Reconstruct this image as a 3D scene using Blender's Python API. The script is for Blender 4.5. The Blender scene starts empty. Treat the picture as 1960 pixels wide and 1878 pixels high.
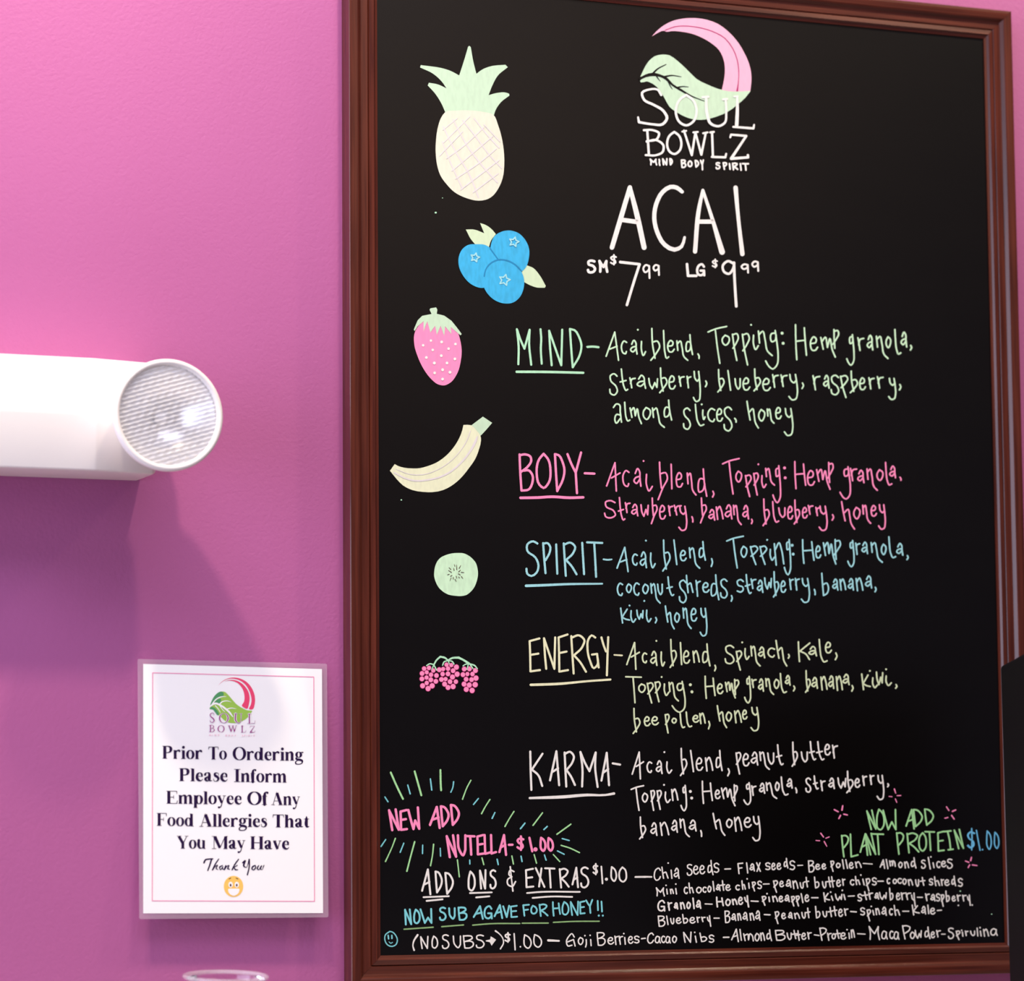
import bpy, bmesh, math, random
from mathutils import Vector, Matrix
import numpy as np

random.seed(7)
SC = bpy.context.scene
COL = SC.collection

# ------------------------------------------------------------------ camera
# metres; x to the right along the wall, z up, y = 0 is the writing surface of the menu board
SCALE = 0.836                      # inner width of the board
Z0 = 1.48                          # lower inner edge of the board above the floor
FPX = 6370.5
WALL = 0.018                       # wall surface behind the board
RW = np.array([[0.92655544, -0.37607465, -0.00792933],
               [0.03299656, 0.10225780, -0.99421053],
               [0.37470821, 0.92092953, 0.10715669]])      # columns: world x, y, z in camera (right, down, forward)
CAM = np.array([-1.58994271, -4.41007027, 0.14608151]) * SCALE + np.array([0, 0, Z0])

cam_data = bpy.data.cameras.new('camera')
cam = bpy.data.objects.new('camera', cam_data)
COL.objects.link(cam)
right, down, fwd = RW[0], RW[1], RW[2]
cam.matrix_world = Matrix(((right[0], -down[0], -fwd[0], CAM[0]),
                           (right[1], -down[1], -fwd[1], CAM[1]),
                           (right[2], -down[2], -fwd[2], CAM[2]),
                           (0, 0, 0, 1)))
cam_data.sensor_fit = 'HORIZONTAL'
cam_data.sensor_width = 36.0
cam_data.lens = FPX * 36.0 / 1960.0
cam_data.clip_start = 0.05
cam_data.dof.use_dof = True
cam_data.dof.aperture_fstop = 3.6
cam_data.dof.focus_distance = 3.98
SC.camera = cam


def at(px, py, y=0.0):
    """point of the plane y = const that the photograph shows at (px, py)"""
    d = RW.T @ np.array([(px - 980.0) / FPX, (py - 939.0) / FPX, 1.0])
    s = (y - CAM[1]) / d[1]
    p = CAM + s * d
    return (p[0], y, p[2])


# ------------------------------------------------------------------ light and exposure
SC.view_settings.view_transform = 'Standard'
SC.view_settings.look = 'None'
SC.view_settings.exposure = 0.20
SC.view_settings.gamma = 1.0
SC.view_settings.use_curve_mapping = False

world = bpy.data.worlds.new('world')
SC.world = world
world.use_nodes = True
bg = world.node_tree.nodes['Background']
bg.inputs[0].default_value = (0.80, 0.72, 1.0, 1)
bg.inputs[1].default_value = 0.13


def spot(name, loc, target, power, col, size=0.06, angle=100, blend=1.0):
    d = bpy.data.lights.new(name, 'SPOT')
    d.energy = power
    d.color = col
    d.shadow_soft_size = size
    d.spot_size = math.radians(angle)
    d.spot_blend = blend
    o = bpy.data.objects.new(name, d)
    o.location = loc
    o.rotation_euler = (Vector(target) - Vector(loc)).to_track_quat('-Z', 'Y').to_euler()
    COL.objects.link(o)
    return o


def area(name, loc, target, power, col, sx, sy):
    d = bpy.data.lights.new(name, 'AREA')
    d.shape = 'RECTANGLE'
    d.size, d.size_y = sx, sy
    d.energy = power
    d.color = col
    o = bpy.data.objects.new(name, d)
    o.location = loc
    o.rotation_euler = (Vector(target) - Vector(loc)).to_track_quat('-Z', 'Y').to_euler()
    COL.objects.link(o)
    return o


WARM = (1.0, 0.83, 0.60)
spot('ceiling_spot', (-0.80, -0.72, 3.75), (-0.75, 0, 2.4), 126, WARM, 0.05, 76)
spot('ceiling_spot', (0.10, -0.72, 3.75), (-0.05, 0, 2.3), 64, WARM, 0.05, 76)
spot('ceiling_spot', (1.5, -0.72, 3.75), (1.25, 0, 2.75), 142, WARM, 0.05, 80)
area('added_area_light', (-0.4, -1.35, 3.8), (-0.2, 0, 1.6), 30, (0.80, 0.80, 1.0), 2.2, 0.6)  # added cool fill standing in for ambient light, not a known fixture
area('left_window', (-3.15, -1.3, 2.2), (0, -1.3, 2.2), 100, (0.72, 0.76, 1.0), 2.5, 2.4)
area('added_area_light', (1.7, -4.9, 3.85), (0.9, -2.0, 1.8), 9, (1.0, 0.72, 0.50), 2.0, 1.2)  # unseen warm light added behind the camera for the board's brown haze


# ------------------------------------------------------------------ materials
def mat(name, col, rough=0.6, **kw):
    m = bpy.data.materials.new(name)
    m.use_nodes = True
    b = m.node_tree.nodes['Principled BSDF']
    b.inputs['Base Color'].default_value = (*col, 1)
    b.inputs['Roughness'].default_value = rough
    for k, v in kw.items():
        b.inputs[k.replace('_', ' ')].default_value = v
    return m


def srgb(h):
    v = [int(h[i:i + 2], 16) / 255 for i in (0, 2, 4)]
    return tuple(c / 12.92 if c <= 0.04045 else ((c + 0.055) / 1.055) ** 2.4 for c in v)


def noise_colour(m, c1, c2, scale, stretch=(1, 1, 1), detail=3.0, lo=0.3, hi=0.7, bump=0.0, bump_scale=None, rot=0.0):
    nt = m.node_tree
    b = nt.nodes['Principled BSDF']
    tc = nt.nodes.new('ShaderNodeTexCoord')
    mp = nt.nodes.new('ShaderNodeMapping')
    mp.inputs['Scale'].default_value = stretch
    mp.inputs['Rotation'].default_value = (0, rot, 0)
    nz = nt.nodes.new('ShaderNodeTexNoise')
    nz.inputs['Scale'].default_value = scale
    nz.inputs['Detail'].default_value = detail
    cr = nt.nodes.new('ShaderNodeValToRGB')
    cr.color_ramp.elements[0].position = lo
    cr.color_ramp.elements[1].position = hi
    cr.color_ramp.elements[0].color = (*c1, 1)
    cr.color_ramp.elements[1].color = (*c2, 1)
    nt.links.new(tc.outputs['Object'], mp.inputs[0])
    nt.links.new(mp.outputs[0], nz.inputs['Vector'])
    nt.links.new(nz.outputs[0], cr.inputs[0])
    nt.links.new(cr.outputs[0], b.inputs['Base Color'])
    if bump:
        n2 = nt.nodes.new('ShaderNodeTexNoise')
        n2.inputs['Scale'].default_value = bump_scale or scale
        n2.inputs['Detail'].default_value = 2
        nt.links.new(tc.outputs['Object'], n2.inputs['Vector'])
        bp = nt.nodes.new('ShaderNodeBump')
        bp.inputs['Strength'].default_value = bump
        bp.inputs['Distance'].default_value = 0.001
        nt.links.new(n2.outputs[0], bp.inputs['Height'])
        nt.links.new(bp.outputs[0], b.inputs['Normal'])
    return m


M = {}
M['wall'] = noise_colour(mat('magenta_wall_paint', (0.5, 0.13, 0.36), 0.55), (0.415, 0.102, 0.278), (0.438, 0.110, 0.296), 3.0,
                         bump=0.35, bump_scale=260)
M['board'] = noise_colour(mat('black_board', (0.003, 0.0022, 0.0022), 0.30, Specular_IOR_Level=0.36), (0.0007, 0.0003, 0.0003), (0.0012, 0.0007, 0.0006), 9.0,
                          stretch=(1, 1, 2.5), detail=6, bump=0.03, bump_scale=900)
M['woodv'] = noise_colour(mat('mahogany_upright_grain', (0.1, 0.03, 0.02), 0.27, Specular_IOR_Level=0.42), (0.050, 0.0085, 0.0045), (0.118, 0.0240, 0.0120), 60,
                          stretch=(4, 4, 0.12), detail=5)
M['woodh'] = noise_colour(mat('mahogany_level_grain', (0.1, 0.03, 0.02), 0.27, Specular_IOR_Level=0.42), (0.050, 0.0085, 0.0045), (0.118, 0.0240, 0.0120), 60,
                          stretch=(0.12, 4, 4), detail=5)


def chalk(name, hexcol, vary=0.10):
    c = srgb(hexcol)
    m = mat(name, c, 0.75)
    dk = tuple(v * (1 - vary) for v in c)
    return noise_colour(m, dk, c, 220, stretch=(1, 1, 0.35), detail=2, lo=0.35, hi=0.6, rot=0.5)


CH = {
    'white': chalk('white_paint_marker', 'F1EEE6', 0.06),
    'green': chalk('pale_green_paint_marker', 'CFF3CB'),
    'mint': chalk('mint_green_paint_marker', 'B6ECC2'),
    'lime': chalk('green_paint_marker', 'A8E59E'),
    'olive': chalk('dim_green_paint_marker', '8DB676'),
    'pink': chalk('pink_paint_marker', 'FF90BE', 0.05),
    'rose': chalk('light_pink_paint_marker', 'F4B4CC', 0.04),
    'magenta': chalk('deep_pink_paint_marker', 'B01467'),
    'blue': chalk('light_blue_paint_marker', 'A2DEE2'),
    'cyan': chalk('turquoise_paint_marker', '7FD6DC'),
    'sky': chalk('sky_blue_paint_marker', '6FC6EE'),
    'yellow': chalk('pale_yellow_paint_marker', 'EFEFC4'),
    'lemon': chalk('yellow_green_paint_marker', 'DDEBC0'),
    'cream': chalk('cream_paint_marker', 'E4E3CC', 0.05),
    'banana': chalk('banana_yellow_paint_marker', 'E8EBC6', 0.06),
    'leaf': chalk('leaf_green_paint_marker', 'C6E2C1', 0.06),
    'sprig': chalk('yellowish_leaf_paint_marker', 'D2E6BE', 0.05),
    'berry': chalk('blueberry_blue_paint_marker', '38B4E4', 0.14),
    'navy': chalk('darker_blue_paint_marker', '1A86B8'),
    'palest': chalk('faint_pink_paint_marker', 'E2DADA', 0.04),
    'seed': chalk('brown_gap', '5A4632'),
}
M['paper'] = mat('white_paper', (0.95, 0.94, 0.94), 0.5)
M['ink'] = mat('dark_purple_ink', srgb('22083A'), 0.6, Specular_IOR_Level=0.2)
M['whitep'] = mat('white_plastic', (0.90, 0.84, 0.79), 0.35)
M['case'] = mat('matt_black_casing', (0.004, 0.0026, 0.0024), 0.6, Specular_IOR_Level=0.15)
M['counter'] = mat('pale_laminate', (0.45, 0.42, 0.40), 0.4)
M['floor'] = noise_colour(mat('grey_floor_tile', (0.2, 0.19, 0.19), 0.4), (0.18, 0.17, 0.17), (0.22, 0.21, 0.21), 8)


def glass(name, col=(1, 1, 1), rough=0.0, ior=1.45, bump=None):
    m = mat(name, col, rough, IOR=ior)
    m.node_tree.nodes['Principled BSDF'].inputs['Transmission Weight'].default_value = 1.0
    return m


def film(name, alpha, col=(1, 1, 1), rough=0.1):
    m = mat(name, col, rough)
    m.node_tree.nodes['Principled BSDF'].inputs['Alpha'].default_value = alpha
    return m


# ------------------------------------------------------------------ object helpers
def obj(name, verts, faces, material, parent=None, smooth=False):
    me = bpy.data.meshes.new(name)
    me.from_pydata([tuple(v) for v in verts], [], faces)
    me.update()
    if smooth:
        for p in me.polygons:
            p.use_smooth = True
    if material:
        me.materials.append(material)
    o = bpy.data.objects.new(name, me)
    COL.objects.link(o)
    if parent:
        o.parent = parent
        o.matrix_parent_inverse = Matrix.Translation(-parent_origin(parent))
    return o


def parent_origin(p):
    return Vector(p.location)


def from_bm(name, bm, material, parent=None, smooth=False):
    me = bpy.data.meshes.new(name)
    bm.to_mesh(me)
    bm.free()
    if smooth:
        for p in me.polygons:
            p.use_smooth = True
    if material:
        me.materials.append(material)
    o = bpy.data.objects.new(name, me)
    COL.objects.link(o)
    if parent:
        o.parent = parent
        o.matrix_parent_inverse = Matrix.Translation(-parent_origin(parent))
    return o


def thing(name, label, cat, loc=(0, 0, 0)):
    o = bpy.data.objects.new(name, None)
    o.empty_display_size = 0.05
    COL.objects.link(o)
    o.location = loc
    o['label'] = label
    o['category'] = cat
    return o


def group_part(name, parent, label=None):
    """a part that only carries sub-parts"""
    o = bpy.data.objects.new(name, None)
    o.empty_display_size = 0.02
    COL.objects.link(o)
    o.parent = parent
    o.matrix_parent_inverse = Matrix.Translation(-parent_origin(parent))
    if label:
        o['label'] = label
    return o


def box(name, lo, hi, material, parent=None, bevel=0.0, kind=None):
    bm = bmesh.new()
    bmesh.ops.create_cube(bm, size=1)
    c = [(a + b) / 2 for a, b in zip(lo, hi)]
    s = [b - a for a, b in zip(lo, hi)]
    for v in bm.verts:
        v.co = Vector([c[i] + v.co[i] * s[i] for i in range(3)])
    if bevel:
        bmesh.ops.bevel(bm, geom=bm.edges[:], offset=bevel, segments=3, affect='EDGES', profile=0.5)
    o = from_bm(name, bm, material, parent)
    if kind:
        o['kind'] = kind
    return o


def lathe(name, prof, centre, axis, material, parent=None, seg=64, smooth=True, closed=False):
    """prof: list of (radius, distance along axis)"""
    az = Vector(axis).normalized()
    ax = az.orthogonal().normalized()
    ay = az.cross(ax)
    c = Vector(centre)
    vs, fs = [], []
    n = len(prof)
    for r, h in prof:
        for k in range(seg):
            a = 2 * math.pi * k / seg
            vs.append(c + az * h + (ax * math.cos(a) + ay * math.sin(a)) * r)
    for i in range(n if closed else n - 1):
        j = (i + 1) % n
        for k in range(seg):
            k2 = (k + 1) % seg
            fs.append((i * seg + k, i * seg + k2, j * seg + k2, j * seg + k))
    return obj(name, vs, fs, material, parent, smooth)


# ------------------------------------------------------------------ strokes
def catmull(pts, closed=False, step=0.09):
    """pts: list of (x, y, w); smooth curve through them"""
    n = len(pts)
    if n < 3:
        return pts
    xs = [p[0] for p in pts]
    ys = [p[1] for p in pts]
    size = max(max(xs) - min(xs), max(ys) - min(ys), 1e-6)
    out = []
    m = n if closed else n - 1
    for i in range(m):
        p0 = pts[(i - 1) % n] if closed or i > 0 else tuple(2 * a - b for a, b in zip(pts[0], pts[1]))
        p1 = pts[i]
        p2 = pts[(i + 1) % n]
        p3 = pts[(i + 2) % n] if closed or i + 2 < n else tuple(2 * a - b for a, b in zip(pts[-1], pts[-2]))
        L = math.hypot(p2[0] - p1[0], p2[1] - p1[1])
        k = max(2, min(12, int(math.ceil(L / size / step))))
        # tangents limited by chord length (keeps uneven spacing from looping)
        d0 = max(math.hypot(p1[0] - p0[0], p1[1] - p0[1]), 1e-6)
        d1 = max(L, 1e-6)
        d2 = max(math.hypot(p3[0] - p2[0], p3[1] - p2[1]), 1e-6)
        t1 = [((p1[j] - p0[j]) / d0 * d1 + (p2[j] - p1[j]) / d1 * d0) / (d0 + d1) * d1 for j in range(3)]
        t2 = [((p2[j] - p1[j]) / d1 * d2 + (p3[j] - p2[j]) / d2 * d1) / (d1 + d2) * d1 for j in range(3)]
        for q in range(k):
            t = q / k
            a, b_, c, d = 2 * t**3 - 3 * t**2 + 1, t**3 - 2 * t**2 + t, -2 * t**3 + 3 * t**2, t**3 - t**2
            out.append(tuple(a * p1[j] + b_ * t1[j] + c * p2[j] + d * t2[j] for j in range(3)))
    if not closed:
        out.append(tuple(pts[-1]))
    return out


class Ink:
    """collects flat paint marks; coordinates are photograph pixels mapped on to a plane, every stroke a hair above the last"""

    def __init__(self, place):
        self.v, self.f, self.place = [], [], place
        self.level = 0

    def _add(self, pts):
        self.level = (self.level + 1) % 24
        b = len(self.v)
        e = self.level * 8e-6
        self.v += [self._p(p[0], p[1], e) for p in pts]
        self.f.append(tuple(range(b, b + len(pts))))

    def _p(self, x, y, e):
        v = self.place(x, y)
        return (v[0], v[1] - e, v[2])

    def ribbon(self, pts, caps=True, closed=False):
        clean = [pts[0]]
        for p in pts[1:]:
            if math.hypot(p[0] - clean[-1][0], p[1] - clean[-1][1]) > 1e-2:
                clean.append(p)
        pts = clean
        if len(pts) == 1:
            self.dot(pts[0][0], pts[0][1], pts[0][2] / 2, pts[0][2] / 2)
            return
        self.level = (self.level + 1) % 24
        n = len(pts)
        b = len(self.v)
        dirs = []
        for i, p in enumerate(pts):
            a = pts[i - 1] if (i > 0 or closed) else p
            c = pts[(i + 1) % n] if (i < n - 1 or closed) else p
            dx, dy = c[0] - a[0], c[1] - a[1]
            l = math.hypot(dx, dy) or 1
            dirs.append((dx / l, dy / l))
            nx, ny = -dy / l * p[2] / 2, dx / l * p[2] / 2
            e = self.level * 8e-6 + i * 1.5e-6
            self.v.append(self._p(p[0] + nx, p[1] + ny, e))
            self.v.append(self._p(p[0] - nx, p[1] - ny, e))
        for i in range(n if closed else n - 1):
            j = (i + 1) % n
            self.f.append((b + 2 * i, b + 2 * j, b + 2 * j + 1, b + 2 * i + 1))
        if caps and not closed:
            for k, sg in ((0, -1), (n - 1, 1)):
                p, d = pts[k], dirs[k]
                r = p[2] / 2
                e = self.level * 8e-6 + k * 1.5e-6
                ids = [b + 2 * k]
                for q in range(1, 6):
                    t = math.pi * q / 6
                    ox = -d[1] * math.cos(t) * r + sg * d[0] * math.sin(t) * r
                    oy = d[0] * math.cos(t) * r + sg * d[1] * math.sin(t) * r
                    ids.append(len(self.v))
                    self.v.append(self._p(p[0] + ox, p[1] + oy, e))
                ids.append(b + 2 * k + 1)
                self.f.append(tuple(ids))

    def dot(self, x, y, rx, ry, n=12):
        self._add([(x + rx * math.cos(2 * math.pi * k / n), y + ry * math.sin(2 * math.pi * k / n)) for k in range(n)])

    def poly(self, pts, smooth=False, corners=()):
        if smooth:
            if corners:
                n, out = len(pts), []
                cs = sorted(corners)
                for a, c in zip(cs, cs[1:] + [cs[0] + n]):
                    seg = [(*pts[i % n], 0) for i in range(a, c + 1)]
                    out += catmull(seg, step=0.06)[:-1]
                pts = out
            else:
                pts = catmull([(x, y, 0) for x, y in pts], closed=True, step=0.04)
        self._add(pts)

    def build(self, name, material, parent, label=None):
        o = obj(name, self.v, self.f, material, parent)
        me = o.data
        flip = [p.index for p in me.polygons if p.normal.y > 0]      # every mark faces the room
        if flip:
            bm = bmesh.new()
            bm.from_mesh(me)
            bm.faces.ensure_lookup_table()
            bmesh.ops.reverse_faces(bm, faces=[bm.faces[i] for i in flip])
            bm.to_mesh(me)
            bm.free()
        if label:
            o['label'] = label
        return o


def parse(s, w):
    """'x,y x,y / x,y ; x,y ...' -> list of strokes of (x, y, w); '/' is a corner; 'x,y,w' sets a width"""
    res = []
    for st in s.split(';'):
        cur, first = [], True
        for tk in st.split():
            if tk == '/':
                res.append(cur)
                cur = [cur[-1]]
            else:
                q = [float(a) for a in tk.split(',')]
                cur.append((q[0], q[1], q[2] if len(q) > 2 else w))
        if cur:
            res.append(cur)
    return res

# ------------------------------------------------------------------ handwriting
GLYPH = {
    'A': "898,340 990,100 / 1030,380;940,268 1015,240",
    'A2': "905,380 992,148 / 1006,430;955,300 1045,250",
    'B': "65,68 72,240 85,425;65,75 130,68 180,90 188,130 150,190 80,240;110,228 160,225 200,270 202,340 160,415 85,425",
    'C': "100,18 75,0 35,10 5,55 8,80 40,100 80,90 100,70",
    'D': "550,68 562,240 580,450;550,68 600,80 650,150 675,230 655,330 580,450",
    'E': "95,0 0,8 / 5,50 8,100 / 100,96;8,50 85,46",
    'F': "100,0 0,5 / 22,100;10,50 85,44",
    'G': "705,72 665,50 630,90 620,180 650,310 690,378 725,350 725,235 / 670,242;725,235 742,370",
    'G2': "88,28 62,2 25,25 0,65 18,98 62,92;14,66 80,48 / 98,98",
    'G3': "92,22 65,0 25,12 2,55 18,92 50,100 85,85 92,58 / 48,58;92,58 96,100",
    'H': "812,30 815,200 825,375;905,60 915,200 928,330;820,192 915,182",
    'I': "270,70 282,180 275,250 290,415",
    'I2': "1320,470 1395,462;1358,466 1380,560 1392,660;1366,665 1420,658",
    'K': "68,138 72,320 80,520;198,160 85,318 / 150,370 195,480",
    'L': "0,0 10,100 / 100,92",
    'M': "40,70 58,240 55,420;40,70 80,180 120,265 / 175,75 / 170,220 192,425",
    'N': "350,75 360,250 377,430;350,75 478,430 / 488,65",
    'N2': "0,4 32,100;3,8 98,98 / 66,0",
    'N3': "0,4 47,100;3,8 98,98 / 54,0",
    'N4': "0,2 12,100;4,8 98,98 / 74,0",
    'O': "50,0 20,15 2,60 20,90 50,100 85,85 98,50 80,15 50,0",
    'O2': "30,0 8,30 2,60 20,95 50,100 85,85 98,55 70,15 30,0",
    'P': "292,92 305,250 320,395;292,100 340,92 375,130 370,180 320,265",
    'R': "490,95 500,250 512,420;490,110 560,88 610,130 590,190 515,262 / 570,320 625,405",
    'S': "250,100 205,78 140,110 140,170 230,240 262,320 240,390 185,422 140,400 132,350",
    'T': "715,90 875,96;790,96 800,250 810,430",
    'T2': "-30,100 40,72 160,45;45,85 65,250 90,410",
    'U': "1005,740 1025,860 1075,905 1105,860 / 1105,740",
    'V': "0,5 60,100 / 100,0",
    'W': "515,780 565,970 620,1160 / 655,990 / 738,1155 / 710,730",
    'W2': "592,750 655,965 / 700,880 / 750,965 / 745,742",
    'X': "370,155 515,445;465,160 425,440",
    'Y': "525,65 570,170 612,250;668,50 612,250 / 625,455",
    'Y2': "755,70 780,150 805,210;830,68 822,250 815,448",
    'a': "1148,220 1175,180 1192,200 1198,260 1208,320;1196,242 1150,255 1135,278 1158,298 1200,262",
    'a2': "970,830 1005,795 1030,800 1045,880 1058,975;1045,905 1005,900 985,945 1000,985 1045,940",
    'a3': "85,15 40,0 5,45 15,90 45,98 80,50 85,15 / 85,70 100,100",
    'b': "1345,65 1352,220 1378,360;1355,200 1400,190 1425,235 1388,315 1335,380",
    'b2': "1415,145 1422,280 1435,400;1430,258 1480,248 1500,290 1450,400 1400,515",
    'b3': "0,0 12,50 25,95;20,48 70,42 98,62 70,88 25,95",
    'c': "1108,200 1080,185 1055,215 1050,265 1070,310 1095,318 1105,295",
    'd': "1715,200 1690,195 1668,250 1680,295 1705,285 1725,235;1712,125 1722,230 1742,325",
    'e': "1495,238 1545,228 1550,195 1525,178 1500,205 1492,250 1515,298 1540,298 1565,270",
    'f': "100,0 40,20 40,100;0,45 90,40",
    'g': "620,110 588,115 575,160 590,195 620,185 635,130;625,85 645,220 655,320 640,430 600,465 560,440 525,385",
    'h': "345,765 360,860 378,950;372,870 405,838 420,900 435,980 465,1030",
    'h2': "0,0 10,50 25,100;18,55 60,45 75,65 95,98",
    'i': "1240,190 1240,280 1262,335 1290,295",
    'j': "100,0 100,70 0,100",
    'k': "1040,720 1050,800 1060,870;1110,730 1055,812 / 1095,832 1135,840",
    'l': "1452,85 1458,200 1470,310 1490,360 1512,345",
    'L1': "162,470 180,570 198,668",
    'm': "1130,830 1150,925;1142,860 1165,828 1185,910 / 1205,838 1225,930 1250,990",
    'm2': "0,0 15,95;8,25 40,5 50,85 / 70,0 85,20 100,100",
    'n': "1580,185 1590,280;1585,215 1615,185 1635,250 1660,350 1695,380",
    'n2': "0,5 20,100;12,30 50,0 75,30 100,95",
    'o': "40,0 5,35 12,80 45,100 90,65 88,20 40,0",
    'p': "205,120 225,250 255,380;210,125 255,115 272,150 250,205 210,260",
    'q': "1185,75 1188,170 1195,265;1190,92 1225,85 1238,120 1215,165 1172,225",
    'r': "1128,540 1140,590 1150,645;1136,600 1155,552 1190,545",
    's': "1015,525 985,500 945,520 948,570 1005,630 1018,680 985,718 945,700 938,660",
    's2': "100,15 60,0 5,15 20,45 90,60 100,80 60,100 5,92",
    't': "1048,455 1060,560 1080,640 1100,672 1118,660;1035,585 1100,570",
    't2': "45,0 60,60 75,100;0,48 100,40",
    'u': "230,548 245,630 265,658 285,630 / 285,548",
    'w': "1310,545 1325,620 1348,655 / 1375,590 / 1398,640 / 1405,550",
    'x': "0,0 100,100;90,0 10,100",
    'y': "1748,480 1762,555 1785,575 1800,555;1798,480 1812,600 1815,700 1800,765 1770,775 1740,735",
    'y3': "0,15 25,45 60,55;60,0 70,50 90,100",
    'v': "0,5 50,100 / 100,0",
    ',': "30,0 100,45 0,100",
    ',2': "0,0 80,50 80,100",
    '0': "45,0 15,20 2,60 20,90 55,100 90,85 98,50 80,15 45,0",
    '01': "10,0 0,40 15,85 55,100 90,80 95,50 60,15 10,0",
    '1': "0,0 100,100",
    '9': "95,8 45,0 5,30 30,55 90,35 95,8 / 98,60 100,100",
    '$': "95,22 50,15 12,30 30,48 80,60 85,80 40,90 10,80;60,0 65,50 60,100",
    '/': "0,0 100,100",
    '-': "0,0 100,0",
}


def norm(name):
    st = parse(GLYPH[name], 1)
    xs = [p[0] for s in st for p in s]
    ys = [p[1] for s in st for p in s]
    x0, x1, y0, y1 = min(xs), max(xs), min(ys), max(ys)
    return [[((p[0] - x0) / (x1 - x0 or 1), (p[1] - y0) / (y1 - y0 or 1)) for p in s] for s in st]


NORM = {k: norm(k) for k in GLYPH}


def tile(ox, oy, s):
    return lambda x, y: (ox + x / s, oy + y / s)


T1, T2 = (980, 615, 5.0256), (1360, 615, 5.0256)
T3, T4 = (980, 855, 5.0256), (1360, 855, 5.0256)
T5, T6 = (980, 1020, 5.0256), (1360, 1020, 5.0256)
T7, T8 = (1000, 1205, 5.0256), (1370, 1205, 5.4444)
T9, T10 = (1000, 1410, 5.0256), (1370, 1410, 5.0256)
T11, T12 = (725, 1465, 9.39), (910, 1465, 9.39)
T13, T14 = (725, 1640, 7.5385), (975, 1640, 7.5385)
T15, T16, T17 = (1210, 1635, 7.84), (1440, 1635, 7.84), (1680, 1635, 7.84)
T18, T19, T20 = (1550, 1500, 5.158), (1100, 340, 5.158), (1200, 20, 5.868)
T21, T22, T23 = (790, 80, 5.868), (780, 420, 5.689), (740, 780, 8.909)
T24, T25 = (820, 1045, 17.07), (790, 1240, 14.0)
T26, T27, T28 = (250, 1240, 4.9), (250, 1500, 4.9), (390, 1285, 14.45)


def letters(ink, T, text, w=3.1):
    """text: glyph x0 y0 x1 y1 in the zoomed tile T; '.' takes x y, '*' a bigger dot"""
    tk = text.split()
    i = 0
    while i < len(tk):
        g = tk[i]
        if g in '.*':
            x, y = float(tk[i + 1]), float(tk[i + 2])
            r = w * (0.62 if g == '.' else 0.95)
            ink.dot(T[0] + x / T[2], T[1] + y / T[2], r, r)
            i += 3
            continue
        x0, y0, x1, y1 = [float(a) for a in tk[i + 1:i + 5]]
        i += 5
        ix, iy = min(0.36 * w * T[2], 0.22 * (x1 - x0)), 0.33 * w * T[2]
        x0, x1, y0, y1 = x0 + ix, x1 - ix, y0 + iy, y1 - iy
        for st in NORM[g]:
            pts = [(T[0] + (x0 + p[0] * (x1 - x0)) / T[2], T[1] + (y0 + p[1] * (y1 - y0)) / T[2], w) for p in st]
            ink.ribbon(catmull(pts))


def marks(ink, T, s, w=3.1):
    for st in parse(s, 0):
        pts = [(T[0] + p[0] / T[2], T[1] + p[1] / T[2], (p[2] / T[2]) if p[2] else w) for p in st]
        ink.ribbon(catmull(pts))


def fill(ink, T, s, smooth=True):
    """'x,y x,y! ...': closed outline, '!' marks a sharp corner"""
    tk = s.split()
    cor = [i for i, t in enumerate(tk) if t.endswith('!')]
    pts = [tuple(float(a) for a in t.rstrip('!').split(',')) for t in tk]
    ink.poly([(T[0] + x / T[2], T[1] + y / T[2]) for x, y in pts], smooth, cor)


def on_board(lift):
    return lambda x, y: at(x, y, -lift)


def ink_part(name, parent, colour, items, label=None, lift=0.0004):
    """items: (tile, text, width) for letters, (tile, strokes, width, 'm') for free strokes, (tile, outline, 0, 'f') for fills"""
    k = Ink(on_board(lift))
    for it in items:
        kind = it[3] if len(it) > 3 else 'l'
        if kind == 'l':
            letters(k, it[0], it[1], it[2])
        elif kind == 'm':
            marks(k, it[0], it[1], it[2])
        elif kind == 'f':
            fill(k, it[0], it[1])
        elif kind == 'p':
            fill(k, it[0], it[1], False)
        elif kind == 'd':
            for x, y, r in it[1]:
                k.dot(it[0][0] + x / it[0][2], it[0][1] + y / it[0][2], r / it[0][2], r / it[0][2] * 1.05, 16)
    m = CH[colour] if isinstance(colour, str) else colour
    return k.build(name, m, parent, label)

# ------------------------------------------------------------------ the setting
box('wall_back', (-3.2, WALL, 0), (3.6, WALL + 0.12, 4.0), M['wall'], kind='structure')
box('floor', (-3.2, -5.5, -0.1), (3.6, WALL + 0.12, 0), M['floor'], kind='structure')

# ------------------------------------------------------------------ the menu board
BX0, BX1, BZ0, BZ1 = 0.0, SCALE, Z0, Z0 + 1.39065 * SCALE
board = thing('menu_board', 'tall black menu board in dark mahogany frame with hand-lettered acai bowl list', 'menu board', ((BX0 + BX1) / 2, 0, BZ0))
box('writing_panel', (BX0 - 0.008, 0.0, BZ0 - 0.008), (BX1 + 0.008, 0.006, BZ1 + 0.008), M['board'], board)

# distance outward from the inner edge, height above the panel
PROF = [(0, -0.001), (0, 0.0018), (0.0030, 0.0024), (0.0052, 0.0050), (0.0108, 0.0040), (0.0116, 0.0022), (0.0131, 0.0040), (0.0212, 0.0034),
        (0.0225, 0.0038), (0.0258, 0.0080), (0.0275, 0.0088), (0.0340, 0.0092), (0.0372, 0.0088), (0.0380, 0.0080), (0.0380, -WALL + 0.0002),
        (0.004, -WALL + 0.0002), (0.004, -0.006)]


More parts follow.
